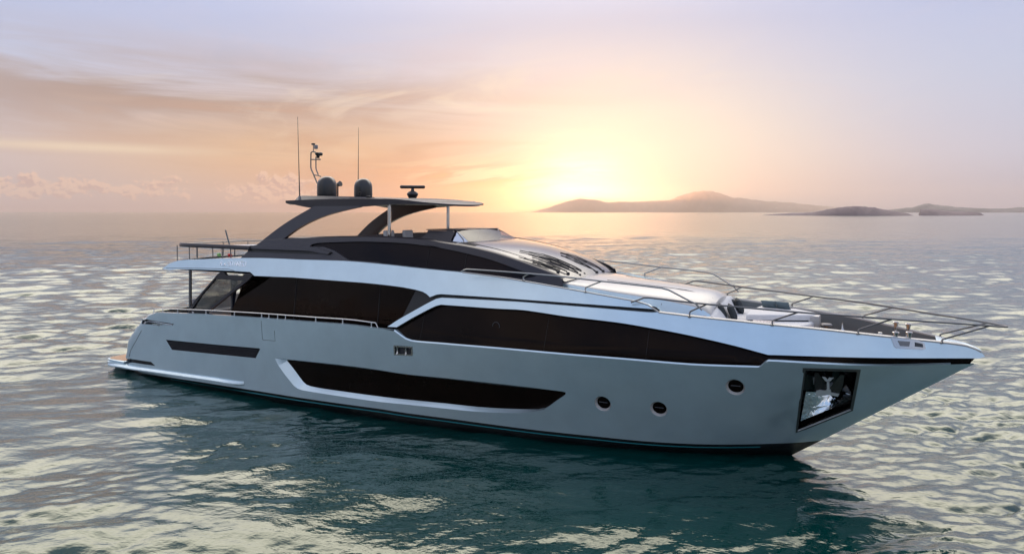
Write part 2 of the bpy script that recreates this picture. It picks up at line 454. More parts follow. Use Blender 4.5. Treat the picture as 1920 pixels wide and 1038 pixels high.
# outlines in metres, (along the boat, height) or (x, y, z)
D = {
'boot': [(-12.889,-0.359),(-11.054,-0.052),(-10.34,-0.006),(-9.647,0.036),(-9.131,0.065),(-8.635,0.091),(-8.165,0.108),(-7.695,0.122),(-7.296,0.132),(-6.878,0.142),(-6.456,0.151),(-6.045,0.159),(-5.658,0.167),(-5.31,0.175),(-4.864,0.186),(-4.465,0.195),(-4.043,0.204),(-3.684,0.21),(-3.309,0.215),(-2.928,0.218),(-2.552,0.222),(-2.19,0.226),(-1.841,0.232),(-1.499,0.237),(-1.163,0.243),(-0.832,0.249),(-0.507,0.255),(-0.18,0.262),(0.149,0.27),(0.469,0.277),(0.772,0.283),(1.047,0.288),(1.345,0.288),(1.612,0.287),(1.899,0.287),(2.157,0.29),(2.431,0.294),(2.713,0.299),(2.994,0.303),(3.264,0.306),(3.524,0.307),(3.781,0.307),(4.035,0.307),(4.285,0.307),(4.531,0.306),(4.779,0.305),(5.028,0.303),(5.271,0.301),(5.5,0.299),(5.71,0.298),(5.937,0.297),(6.143,0.297),(6.365,0.298),(6.566,0.298),(6.781,0.299),(7.003,0.299),(7.223,0.298),(7.437,0.297),(7.643,0.294),(7.847,0.289),(8.049,0.285),(8.249,0.281),(8.448,0.279),(8.647,0.278),(8.845,0.278),(9.041,0.278),(9.231,0.278),(9.414,0.279),(9.61,0.281),(9.797,0.284),(9.98,0.289),(10.161,0.293),(10.331,0.298),(10.499,0.303),(10.662,0.308),(10.821,0.314),(11.002,0.32),(11.177,0.328),(11.36,0.338),(11.536,0.347),(11.723,0.356),(11.906,0.365),(12.071,0.373),(12.281,0.392),(12.478,0.415)],
'hulltop': [(15.612,2.659),(15.458,2.652),(15.303,2.645),(15.148,2.637),(14.993,2.63),(14.837,2.621),(14.681,2.612),(14.523,2.603),(14.366,2.595),(14.208,2.592),(14.048,2.594),(13.887,2.6),(13.722,2.61),(13.578,2.62),(13.427,2.628),(13.273,2.633),(13.116,2.639),(12.961,2.645),(12.809,2.65),(12.663,2.654),(12.526,2.658),(12.32,2.664),(12.121,2.67),(11.94,2.675),(11.79,2.677),(11.574,2.676),(11.506,2.638),(11.41,2.533),(11.353,2.509),(11.136,2.503),(10.897,2.496),(10.76,2.492),(10.609,2.488),(10.448,2.484),(10.279,2.479),(10.104,2.476),(9.926,2.474),(9.763,2.475),(9.594,2.476),(9.418,2.479),(9.239,2.482),(9.056,2.486),(8.871,2.49),(8.685,2.493),(8.5,2.496),(8.314,2.498),(8.125,2.499),(7.935,2.5),(7.741,2.5),(7.545,2.5),(7.347,2.499),(7.145,2.498),(6.94,2.497),(6.733,2.497),(6.523,2.496),(6.31,2.495),(6.095,2.495),(5.878,2.494),(5.658,2.493),(5.436,2.491),(5.212,2.489),(4.989,2.487),(4.758,2.483),(4.523,2.48),(4.286,2.475),(4.05,2.471),(3.818,2.467),(3.595,2.463),(3.385,2.46),(3.081,2.453),(2.784,2.445),(2.522,2.441),(2.324,2.448),(2.146,2.486),(2.006,2.558),(1.922,2.608),(1.798,2.676),(1.755,2.685)],
'bulwtop': [(1.755,2.685),(1.397,2.683),(1.029,2.685),(0.654,2.697),(0.228,2.706),(-0.028,2.704),(-0.316,2.699),(-0.627,2.69),(-0.952,2.681),(-1.283,2.671),(-1.608,2.663),(-1.932,2.656),(-2.267,2.649),(-2.607,2.641),(-2.946,2.634),(-3.279,2.627),(-3.599,2.619),(-4.085,2.605),(-4.552,2.59),(-5.033,2.573),(-5.537,2.555),(-6.056,2.535),(-6.582,2.512),(-7.092,2.487),(-7.606,2.46),(-8.1,2.433),(-8.717,2.4),(-9.236,2.368),(-9.583,2.333)],
'vent': [(-8.745,1.426),(-8.184,1.447),(-7.641,1.467),(-7.11,1.486),(-6.591,1.505),(-6.084,1.524),(-5.605,1.544),(-5.138,1.564),(-4.683,1.583),(-4.239,1.6),(-3.805,1.618),(-3.752,1.596),(-3.987,1.278),(-4.387,1.263),(-4.794,1.247),(-5.211,1.231),(-5.638,1.214),(-6.074,1.197),(-6.52,1.179),(-6.976,1.16),(-7.442,1.141),(-7.916,1.121),(-8.402,1.101),(-8.745,1.426)],
'slot': [(-12.151,0.32),(-11.0,0.484),(-10.554,0.498),(-10.116,0.51),(-9.687,0.523),(-9.43,0.406),(-9.913,0.392),(-10.408,0.377),(-10.913,0.362),(-12.124,0.193)],
'door_line': [(-3.631,2.529),(-3.625,2.228),(-3.618,1.928),(-3.573,1.911),(-3.039,1.928),(-3.051,2.258),(-3.062,2.587)],
'win_outer': [(-3.101,1.371),(-2.672,1.403),(-2.673,1.384),(-2.44,1.392),(-2.213,1.4),(-1.983,1.407),(-1.74,1.415),(-1.525,1.421),(-1.3,1.428),(-1.069,1.435),(-0.837,1.441),(-0.608,1.447),(-0.386,1.451),(-0.169,1.455),(0.045,1.458),(0.256,1.461),(0.465,1.462),(0.671,1.463),(0.874,1.462),(1.07,1.46),(1.262,1.455),(1.451,1.45),(1.641,1.444),(1.832,1.441),(2.028,1.44),(2.199,1.441),(2.372,1.445),(2.546,1.449),(2.722,1.454),(2.897,1.46),(3.071,1.465),(3.243,1.47),(3.411,1.474),(3.576,1.477),(3.739,1.48),(3.901,1.483),(4.061,1.485),(4.22,1.487),(4.377,1.489),(4.533,1.49),(4.687,1.491),(4.842,1.492),(4.996,1.493),(5.15,1.493),(5.302,1.493),(5.451,1.493),(5.597,1.492),(5.739,1.491),(5.875,1.49),(6.026,1.488),(6.172,1.485),(6.312,1.482),(6.45,1.478),(6.586,1.475),(6.722,1.471),(6.818,1.453),(6.793,1.382),(6.646,1.275),(6.506,1.169),(6.306,1.009),(6.158,0.906),(5.945,0.835),(5.752,0.789),(5.543,0.746),(5.414,0.727),(5.272,0.711),(5.123,0.696),(4.972,0.682),(4.823,0.669),(4.675,0.656),(4.527,0.644),(4.377,0.633),(4.226,0.623),(4.074,0.614),(3.925,0.607),(3.777,0.602),(3.627,0.598),(3.47,0.594),(3.299,0.589),(3.148,0.584),(2.982,0.579),(2.807,0.573),(2.626,0.567),(2.443,0.561),(2.263,0.554),(2.089,0.548),(1.927,0.541),(1.748,0.533),(1.584,0.525),(1.423,0.517),(1.255,0.509),(1.069,0.503),(0.898,0.498),(0.71,0.494),(0.512,0.491),(0.307,0.489),(0.1,0.487),(-0.104,0.485),(-0.301,0.483),(-0.485,0.482),(-0.702,0.48),(-0.912,0.48),(-1.114,0.479),(-1.304,0.479),(-1.478,0.479),(-1.729,0.479),(-1.96,0.48),(-2.168,0.507),(-2.338,0.592),(-2.506,0.731),(-2.744,0.943),(-2.95,1.147),(-3.104,1.331)],
'win_inner': [(-2.695,1.334),(-2.385,1.351),(-2.174,1.355),(-1.963,1.36),(-1.753,1.364),(-1.545,1.368),(-1.34,1.371),(-1.139,1.375),(-0.942,1.379),(-0.752,1.382),(-0.568,1.385),(-0.392,1.387),(-0.162,1.39),(0.055,1.393),(0.264,1.396),(0.466,1.398),(0.666,1.399),(0.867,1.399),(1.063,1.399),(1.255,1.397),(1.445,1.394),(1.635,1.392),(1.827,1.391),(2.023,1.391),(2.193,1.392),(2.366,1.395),(2.541,1.398),(2.716,1.402),(2.891,1.405),(3.065,1.409),(3.236,1.412),(3.403,1.414),(3.568,1.416),(3.731,1.417),(3.893,1.417),(4.053,1.418),(4.211,1.418),(4.368,1.419),(4.524,1.419),(4.678,1.42),(4.832,1.422),(4.987,1.424),(5.141,1.426),(5.293,1.428),(5.443,1.43),(5.589,1.432),(5.731,1.434),(5.868,1.437),(6.02,1.439),(6.166,1.441),(6.307,1.444),(6.445,1.446),(6.582,1.448),(6.72,1.45),(6.788,1.439),(6.772,1.387),(6.638,1.289),(6.509,1.192),(6.31,1.032),(6.161,0.93),(5.949,0.864),(5.759,0.841),(5.553,0.818),(5.424,0.805),(5.283,0.792),(5.135,0.779),(4.983,0.766),(4.834,0.755),(4.687,0.745),(4.539,0.737),(4.389,0.729),(4.239,0.722),(4.088,0.716),(3.938,0.711),(3.791,0.708),(3.641,0.706),(3.484,0.703),(3.314,0.699),(3.162,0.695),(2.996,0.689),(2.821,0.682),(2.639,0.676),(2.456,0.668),(2.275,0.661),(2.102,0.655),(1.939,0.649),(1.76,0.642),(1.596,0.636),(1.435,0.631),(1.267,0.626),(1.082,0.621),(0.91,0.618),(0.723,0.614),(0.525,0.611),(0.32,0.608),(0.113,0.605),(-0.092,0.603),(-0.289,0.601),(-0.473,0.599),(-0.694,0.596),(-0.914,0.594),(-1.123,0.592),(-1.311,0.592),(-1.468,0.593),(-1.741,0.604),(-1.912,0.63),(-2.046,0.706),(-2.243,0.894),(-2.357,1.007),(-2.476,1.119),(-2.697,1.307)],
'port0': (7.723,1.238),
'port1': (9.056,1.219),
'port2': (10.829,1.936),
'fair_mid': [(1.747,2.209),(1.945,2.215),(2.14,2.222),(2.334,2.228),(2.311,2.03),(2.12,2.019),(1.927,2.008),(1.732,1.997)],
'fair_aft': [(-10.318,1.991),(-9.989,2.064),(-9.457,2.05),(-9.04,2.047),(-8.634,2.043),(-8.236,2.039),(-8.312,1.997),(-8.94,1.979),(-9.15,1.885),(-9.357,1.907),(-9.806,1.889),(-10.265,1.871)],
'anchor': [(12.306,2.458),(12.48,2.458),(12.654,2.458),(12.827,2.456),(12.999,2.453),(13.171,2.449),(13.342,2.441),(13.295,2.17),(13.247,1.895),(13.201,1.629),(13.155,1.363),(12.996,1.275),(12.835,1.186),(12.672,1.097),(12.509,1.007),(12.345,0.917),(12.179,0.826),(12.013,0.734)],
'strake': [(-12.616,-0.129),(-11.145,0.131),(-10.738,0.148),(-10.337,0.165),(-9.943,0.181),(-9.554,0.196),(-9.165,0.21),(-8.783,0.223),(-8.409,0.234),(-8.046,0.244),(-7.691,0.255),(-7.352,0.264),(-7.018,0.274),(-6.691,0.284),(-6.375,0.293),(-6.07,0.301),(-5.713,0.307),(-5.355,0.31),(-5.039,0.316),(-4.806,0.328),(-4.6,0.362)],
'crease': [(-10.271,1.617),(-10.378,1.497),(-10.485,1.376),(-10.591,1.256),(-10.692,1.142),(-10.807,1.021),(-10.917,0.906),(-11.002,0.797),(-11.054,0.68),(-11.089,0.568)],
'capbot': [(15.683,2.777),(15.567,2.777),(15.451,2.778),(15.314,2.778),(15.21,2.778),(15.094,2.779),(14.967,2.779),(14.834,2.779),(14.696,2.78),(14.557,2.781),(14.421,2.783),(14.289,2.785),(14.16,2.786),(14.034,2.788),(13.907,2.789),(13.78,2.791),(13.652,2.792),(13.522,2.792),(13.387,2.792),(13.249,2.792),(13.121,2.791),(12.983,2.791),(12.836,2.79),(12.684,2.79),(12.531,2.789),(12.38,2.788),(12.235,2.786),(12.098,2.785),(11.974,2.784),(11.867,2.782),(11.781,2.781),(11.563,2.777),(11.431,2.807),(11.302,2.837),(11.17,2.867),(11.032,2.897),(10.884,2.928),(10.759,2.952),(10.624,2.977),(10.482,3.003),(10.337,3.028),(10.19,3.053),(10.044,3.077),(9.902,3.1),(9.767,3.12),(9.597,3.145),(9.435,3.167),(9.276,3.187),(9.118,3.206),(8.959,3.225),(8.809,3.243),(8.662,3.261),(8.514,3.277),(8.359,3.293),(8.191,3.308),(8.043,3.319),(7.883,3.329),(7.714,3.339),(7.539,3.347),(7.36,3.355),(7.179,3.363),(7.001,3.372),(6.828,3.381),(6.625,3.395),(6.422,3.41),(6.219,3.426),(6.019,3.441),(5.826,3.454),(5.641,3.462),(5.439,3.464),(5.252,3.461),(5.065,3.456),(4.867,3.453),(4.671,3.452),(4.464,3.452),(4.251,3.452),(4.042,3.452),(3.846,3.452),(3.606,3.452),(3.38,3.452),(3.151,3.452),(2.997,3.412),(2.8,3.316),(2.566,3.193),(2.304,3.05),(2.06,2.906),(1.815,2.759)],
'midtop': [(1.815,2.759),(1.501,2.749),(1.758,2.921),(1.914,3.015),(2.089,3.116),(2.263,3.215),(2.437,3.313),(2.61,3.41),(2.757,3.491),(2.954,3.592),(3.108,3.633),(3.299,3.636),(3.484,3.639),(3.669,3.641),(3.86,3.644),(4.063,3.646),(4.22,3.648),(4.388,3.649),(4.563,3.651),(4.74,3.653),(4.917,3.654),(5.09,3.655),(5.256,3.655),(5.412,3.656),(5.554,3.655),(5.717,3.654),(5.863,3.652),(6.001,3.649),(6.144,3.647),(6.302,3.644),(6.436,3.642),(6.576,3.639),(6.721,3.637),(6.871,3.634),(7.023,3.631),(7.176,3.629),(7.329,3.626),(7.478,3.622),(7.625,3.619),(7.767,3.615),(7.919,3.61),(8.076,3.604),(8.234,3.598),(8.387,3.592),(8.533,3.586),(8.667,3.581),(8.786,3.578),(8.884,3.576),(8.958,3.577),(9.082,3.588)],
'caprail': [(9.097,3.576),(9.255,3.564),(9.411,3.553),(9.567,3.541),(9.721,3.529),(9.874,3.519),(10.023,3.509),(10.191,3.498),(10.355,3.489),(10.518,3.48),(10.679,3.472),(10.839,3.462),(11.002,3.452),(11.162,3.44),(11.322,3.429),(11.483,3.418),(11.644,3.407),(11.788,3.398),(11.933,3.39),(12.078,3.382),(12.223,3.373),(12.366,3.365),(12.509,3.355),(12.648,3.344),(12.787,3.333),(12.924,3.322),(13.061,3.309),(13.198,3.297),(13.336,3.284),(13.48,3.27),(13.624,3.255),(13.769,3.239),(13.914,3.223),(14.057,3.206),(14.197,3.19),(14.333,3.175),(14.473,3.159),(14.611,3.144),(14.743,3.13),(14.865,3.117),(14.971,3.105),(15.121,3.087),(15.248,3.07),(15.443,3.036),(15.616,2.972),(15.727,2.905),(15.797,2.815)],
'wingtop': [(-9.43,3.921),(-9.067,4.128),(-8.539,4.258),(-8.069,4.296),(-7.519,4.32),(-7.158,4.342),(-6.761,4.367),(-6.35,4.391),(-5.943,4.414),(-5.557,4.433),(-5.204,4.448),(-4.857,4.46),(-4.519,4.47),(-4.191,4.477),(-3.875,4.483),(-3.535,4.486),(-3.213,4.486),(-2.887,4.485),(-2.539,4.486),(-2.252,4.489),(-1.946,4.493),(-1.63,4.498),(-1.313,4.502),(-1.003,4.505),(-0.709,4.507),(-0.437,4.506),(-0.155,4.501),(0.106,4.495),(0.356,4.486),(0.605,4.476),(0.861,4.465),(1.11,4.454),(1.365,4.441),(1.62,4.427),(1.873,4.412),(2.118,4.399),(2.352,4.387),(2.626,4.375),(2.918,4.363),(3.189,4.352),(3.401,4.344),(3.516,4.339),(3.538,4.337),(3.641,4.331),(3.831,4.319),(4.074,4.304),(4.336,4.287),(4.586,4.27),(4.795,4.253),(5.051,4.23),(5.284,4.205),(5.544,4.176),(5.715,4.157),(5.909,4.136),(6.117,4.112),(6.327,4.088),(6.529,4.064),(6.715,4.043),(6.874,4.024),(6.998,4.009),(7.243,3.98),(7.407,3.959),(7.603,3.934),(7.807,3.908),(7.998,3.882),(8.222,3.853),(8.437,3.825),(8.614,3.795),(8.819,3.74),(8.966,3.659),(9.092,3.588)],
'wingbot': [(9.092,3.588),(8.988,3.645),(8.908,3.657),(8.753,3.662),(8.598,3.667),(8.443,3.671),(8.286,3.676),(8.126,3.681),(7.962,3.685),(7.791,3.689),(7.612,3.693),(7.448,3.697),(7.273,3.699),(7.088,3.702),(6.897,3.705),(6.702,3.707),(6.505,3.71),(6.309,3.712),(6.117,3.714),(5.931,3.716),(5.754,3.718),(5.588,3.719),(5.365,3.722),(5.162,3.724),(4.969,3.726),(4.771,3.728),(4.557,3.729),(4.364,3.729),(4.163,3.729),(3.954,3.729),(3.741,3.729),(3.523,3.729),(3.304,3.728),(3.086,3.728),(2.928,3.702),(2.751,3.632),(2.738,3.631),(2.623,3.702),(2.469,3.761),(2.232,3.802),(1.819,3.844),(1.586,3.859),(1.327,3.873),(1.064,3.884),(0.806,3.893),(0.544,3.899),(0.277,3.906),(-2.634,3.925),(-3.498,3.911),(-4.397,3.896),(-4.637,4.01),(-5.019,4.01),(-5.408,4.009),(-5.854,4.005),(-6.199,4.0),(-6.61,3.993),(-7.059,3.984),(-7.517,3.973),(-7.949,3.961),(-8.323,3.948),(-8.602,3.933),(-8.973,3.893),(-9.43,3.921)],
'saloon': [(-5.271,3.885),(-3.837,3.898),(-2.486,3.91),(-1.212,3.921),(-1.054,2.547),(0.204,2.38),(1.39,2.222),(2.198,2.897),(2.89,3.544),(2.481,3.972),(1.379,4.047),(0.213,4.125),(-1.022,4.208),(-2.24,4.187),(-3.528,4.164),(-4.893,4.14)],
'saloonaft': [(-5.987,3.124),(-5.853,2.437)],
'suptop': [(-4.735,4.902),(-4.519,5.032),(-4.265,5.071),(-3.934,5.089),(-3.592,5.105),(-3.354,5.12),(-3.106,5.133),(-2.854,5.146),(-2.606,5.158),(-2.367,5.168),(-2.097,5.18),(-1.836,5.19),(-1.576,5.199),(-1.306,5.208),(-1.074,5.215),(-0.822,5.222),(-0.567,5.229),(-0.327,5.234),(-0.121,5.239),(0.036,5.242),(0.256,5.243),(0.41,5.241),(0.608,5.238),(0.833,5.233),(1.065,5.228),(1.289,5.221),(1.49,5.214),(1.731,5.206),(1.965,5.196),(2.18,5.184),(2.362,5.169),(2.674,5.118),(2.856,5.096),(3.069,5.074),(3.291,5.051),(3.505,5.024),(3.707,4.992),(3.907,4.958),(4.105,4.92),(4.301,4.88),(4.496,4.835),(4.689,4.787),(4.88,4.736),(5.069,4.684),(5.259,4.63),(5.45,4.572),(5.633,4.515),(5.802,4.461),(5.979,4.406),(6.142,4.353),(6.274,4.301),(6.42,4.206)],
'supwin': [(-2.278,4.906),(-2.209,4.973),(-2.023,5.012),(-1.81,5.031),(-1.539,5.046),(-1.259,5.059),(-1.007,5.071),(-0.742,5.083),(-0.483,5.093),(-0.252,5.1),(0.018,5.106),(0.294,5.106),(0.475,5.105),(0.675,5.104),(0.888,5.101),(1.104,5.097),(1.318,5.09),(1.523,5.081),(1.748,5.067),(2.003,5.046),(2.255,5.023),(2.472,5.003),(2.624,4.989),(2.681,4.985),(2.54,5.004),(2.274,5.035),(2.13,5.05),(2.189,5.041),(2.345,5.02),(2.564,4.991),(2.812,4.958),(3.057,4.923),(3.267,4.891),(3.454,4.86),(3.641,4.828),(3.826,4.794),(4.006,4.76),(4.177,4.724),(4.336,4.688),(4.514,4.642),(4.681,4.594),(4.836,4.547),(4.979,4.504),(5.173,4.447),(5.353,4.394),(5.535,4.339),(5.716,4.285),(5.383,4.209),(5.002,4.236),(4.611,4.263),(4.211,4.289),(3.802,4.316),(3.382,4.342),(2.832,4.353),(2.267,4.364),(1.664,4.39),(1.038,4.417),(0.815,4.457),(0.618,4.504),(0.093,4.514),(-0.453,4.523),(-0.54,4.535),(-1.182,4.794),(-1.67,4.897),(-2.273,4.893)],
'supaft': [(-5.362,4.44),(-5.017,4.728),(-5.098,4.824),(-4.735,4.902)],
'handband': [(-4.99,4.868),(-4.277,4.875),(-3.587,4.881),(-2.92,4.887),(-2.273,4.893),(-1.908,4.884),(-1.524,4.795),(-1.267,4.756),(-1.383,4.683),(-1.656,4.657),(-2.296,4.659),(-2.957,4.661),(-3.639,4.663),(-4.345,4.664),(-5.076,4.666),(-5.079,4.727)],
'buttress': [(-6.314,3.869),(-6.141,3.954),(-5.99,3.941),(-5.882,3.846),(-5.041,3.862),(-4.918,3.945),(-4.672,3.956),(-4.551,3.892),(-4.836,3.684),(-6.843,2.509),(-7.983,2.456),(-7.43,2.981),(-6.843,3.439)],
'buttglass': [(-6.445,3.691),(-5.0,3.704),(-6.888,2.593),(-7.705,2.556),(-7.202,3.083)],
'htleg': [(-4.534,5.045),(-4.36,5.162),(-4.186,5.28),(-4.015,5.394),(-3.849,5.499),(-3.669,5.605),(-3.495,5.701),(-3.32,5.793),(-3.138,5.884),(-2.955,5.971),(-2.79,6.049),(-2.495,6.191),(-2.193,6.298),(-1.636,6.303),(-1.093,6.308),(-0.562,6.313),(-0.519,6.154),(-0.738,6.117),(-0.959,6.08),(-1.181,6.04),(-1.405,5.996),(-1.63,5.948),(-1.853,5.893),(-2.081,5.828),(-2.306,5.755),(-2.523,5.675),(-2.717,5.594),(-2.903,5.506),(-3.082,5.412),(-3.251,5.31),(-3.413,5.201),(-3.575,5.092)],
'htside': [(-3.789,6.378),(-2.29,6.412),(-0.856,6.42),(0.326,6.413),(0.607,6.39),(1.558,6.357),(2.467,6.301),(3.337,6.235),(3.618,6.186),(3.337,6.187),(2.467,6.223),(0.607,6.243),(-0.173,6.181),(-1.561,6.107),(-2.29,6.135),(-2.814,6.041),(-3.273,6.152),(-3.761,6.308)],
'lowrail': [(8.457,-2.376,3.804),(8.638,-2.351,3.872),(8.766,-2.334,3.929),(8.88,-2.318,3.937),(9.05,-2.293,3.925),(9.219,-2.267,3.913),(9.386,-2.241,3.9),(9.553,-2.213,3.888),(9.718,-2.186,3.877),(9.881,-2.158,3.865),(10.047,-2.128,3.854),(10.222,-2.096,3.843),(10.353,-2.071,3.835),(10.49,-2.044,3.828),(10.631,-2.016,3.821),(10.773,-1.986,3.813),(10.917,-1.956,3.806),(11.058,-1.925,3.799),(11.197,-1.894,3.792),(11.334,-1.863,3.784),(11.468,-1.831,3.776),(11.601,-1.8,3.769),(11.734,-1.768,3.761),(11.87,-1.734,3.753),(12.008,-1.7,3.746),(12.15,-1.664,3.739),(12.273,-1.632,3.733),(12.4,-1.599,3.727),(12.529,-1.564,3.722),(12.66,-1.527,3.716),(12.793,-1.49,3.71),(12.925,-1.451,3.705),(13.056,-1.411,3.699),(13.186,-1.37,3.693),(13.312,-1.329,3.687),(13.435,-1.288,3.68),(13.573,-1.239,3.673),(13.709,-1.187,3.664),(13.844,-1.132,3.656),(13.977,-1.076,3.647),(14.108,-1.02,3.638),(14.238,-0.962,3.629),(14.366,-0.904,3.62),(14.492,-0.847,3.612),(14.624,-0.787,3.604),(14.754,-0.729,3.596),(14.884,-0.671,3.588),(15.01,-0.616,3.581),(15.134,-0.564,3.575),(15.255,-0.515,3.568),(15.372,-0.468,3.562),(15.504,-0.412,3.554),(15.632,-0.355,3.545),(15.756,-0.293,3.536),(15.88,-0.223,3.526),(16.007,-0.137,3.513)],
'uprail': [(3.829,-2.884,4.385),(3.912,-2.879,4.431),(4.011,-2.874,4.461),(4.142,-2.865,4.461),(4.26,-2.856,4.46),(4.418,-2.843,4.456),(4.602,-2.825,4.452),(4.8,-2.804,4.446),(4.999,-2.782,4.44),(5.187,-2.759,4.434),(5.343,-2.74,4.428),(5.503,-2.719,4.422),(5.664,-2.698,4.415),(5.827,-2.676,4.409),(5.99,-2.654,4.401),(6.152,-2.633,4.394),(6.313,-2.612,4.386),(6.472,-2.592,4.377),(6.614,-2.574,4.368),(6.76,-2.557,4.359),(6.906,-2.54,4.349),(7.051,-2.524,4.338),(7.195,-2.51,4.328),(7.336,-2.497,4.318),(7.472,-2.485,4.309),(7.602,-2.476,4.3),(7.725,-2.467,4.292),(7.882,-2.457,4.282),(8.028,-2.448,4.274),(8.167,-2.44,4.266),(8.301,-2.431,4.257),(8.433,-2.422,4.249),(8.583,-2.412,4.239),(8.729,-2.4,4.229),(8.866,-2.388,4.219),(8.985,-2.376,4.209),(9.221,-2.347,4.19),(9.374,-2.318,4.15),(9.561,-2.27,4.056),(9.701,-2.228,3.979),(9.835,-2.187,3.907),(9.963,-2.15,3.852),(10.11,-2.111,3.696),(10.255,-2.073,3.535)],
'stan': [[(14.971,-0.399,3.099),(14.977,-0.371,3.172),(15.864,-0.233,3.527)],[(13.347,-1.202,3.283),(13.345,-1.169,3.368),(14.012,-1.061,3.643)],[(11.611,-1.714,3.413),(11.605,-1.676,3.505),(12.15,-1.664,3.735)],[(9.811,-2.087,3.517),(9.799,-2.039,3.63),(10.222,-2.096,3.843)]],
'ustan': [[(5.523,-2.44,4.192),(5.489,-2.406,4.286),(5.795,-2.68,4.405)],[(7.247,-2.357,3.986),(7.229,-2.315,4.089),(7.73,-2.467,4.289)]],
'httop': [(-3.811,6.384),(-3.435,6.392),(-3.063,6.4),(-2.701,6.408),(-2.31,6.415),(-1.975,6.418),(-1.605,6.421),(-1.229,6.422),(-0.874,6.423),(-0.437,6.424),(-0.017,6.425),(0.309,6.419),(0.59,6.396),(0.869,6.385),(1.209,6.375),(1.542,6.362),(1.857,6.343),(2.167,6.322),(2.452,6.301),(2.754,6.279),(3.037,6.258)],
'htbot': [(-3.803,6.308),(-3.314,6.158),(-2.835,6.041),(-2.31,6.122),(-1.96,6.14),(-1.58,6.147),(-1.202,6.153),(-0.807,6.157),(-0.529,6.162),(-0.407,6.166),(-0.142,6.183),(0.227,6.207),(0.59,6.226),(0.912,6.237),(1.23,6.243),(1.542,6.246),(1.853,6.242),(2.16,6.235),(2.452,6.228),(2.824,6.223),(3.181,6.219)],
'coachtop': [(6.094,4.14),(6.289,4.121),(6.489,4.101),(6.683,4.082),(6.862,4.064),(7.013,4.048),(7.325,4.003),(7.462,3.986),(7.632,3.966),(7.82,3.944),(8.015,3.923),(8.207,3.901),(8.382,3.882),(8.532,3.865),(8.715,3.846),(8.875,3.829),(9.03,3.81),(9.274,3.778),(9.477,3.739),(9.601,3.682),(9.82,3.677),(9.939,3.597),(10.105,3.438)],
'cowl': [(1.514,-1.5,5.198),(1.702,-1.5,5.277),(1.764,-1.5,5.442),(2.377,-1.5,5.413),(2.736,-1.5,5.443),(2.707,-1.5,5.22),(3.264,-1.5,5.158),(3.321,-1.5,5.062),(2.677,-1.5,5.071),(2.073,-1.5,5.121),(1.514,-1.5,5.198)],
'vent_c': [(-8.745,1.426),(-3.766,1.616),(-3.987,1.278),(-8.402,1.101)],
'splash': [(12.224,1.747),(13.159,1.688),(13.161,1.603),(12.098,1.015)],
'fluke_a': [(12.483,2.366),(12.558,2.368),(12.683,1.993),(12.678,1.918),(12.475,1.895),(12.452,2.063)],
'fluke_b': [(12.996,2.334),(13.073,2.325),(13.023,2.033),(12.938,1.778),(12.78,1.889),(12.77,1.991),(12.941,2.259)],
'crown': [(12.486,1.901),(12.558,1.925),(12.669,1.899),(12.689,1.936),(12.775,1.921),(12.778,1.843),(12.94,1.797),(12.909,1.714),(12.756,1.772),(12.677,1.775),(12.476,1.758)],
'shank': [(12.718,2.148),(12.765,2.149),(12.752,1.902),(12.702,1.903)],
'shackle': [(12.624,2.282),(12.684,2.272),(12.732,2.202),(12.761,2.261),(12.856,2.258),(12.782,2.168),(12.695,2.162)],
'pin': [(12.426,2.219),(12.454,2.22),(12.449,2.038),(12.427,2.026)],
'sill': [(12.013,0.734),(13.155,1.363)],
'mast_l': [(-4.845,0.35,8.244),(-5.005,0.35,8.263),(-5.073,0.35,8.225),(-5.081,0.35,7.962),(-5.081,0.35,7.641),(-4.945,0.35,7.418),(-4.746,0.35,7.064)],
'mast_r': [(-4.817,0.35,8.069),(-4.817,0.35,7.952),(-4.817,0.35,7.603),(-4.698,0.35,7.397)],
'mast_bar': [(-5.065,0.35,7.976),(-4.587,0.35,7.958)],
'mast_link': [(-4.921,0.35,7.388),(-4.726,0.35,7.368),(-4.568,0.35,7.321)],
'mast_top': [(-4.945,0.35,8.257),(-4.945,0.35,8.54)],
'mast_pts': [(-4.953,0.35,8.54),(-4.813,0.35,8.429),(-4.706,0.35,8.108),(-4.659,0.35,8.155),(-4.845,0.35,8.18)],
'ant0': [(-3.434,-1.75,6.44),(-3.534,-1.75,9.216)],
'ant1': [(-4.008,1.75,6.525),(-3.987,1.75,9.261)],
'aftrod': [(-9.928,0.3,4.415),(-10.06,0.3,4.74),(-10.259,0.3,5.098)],
}


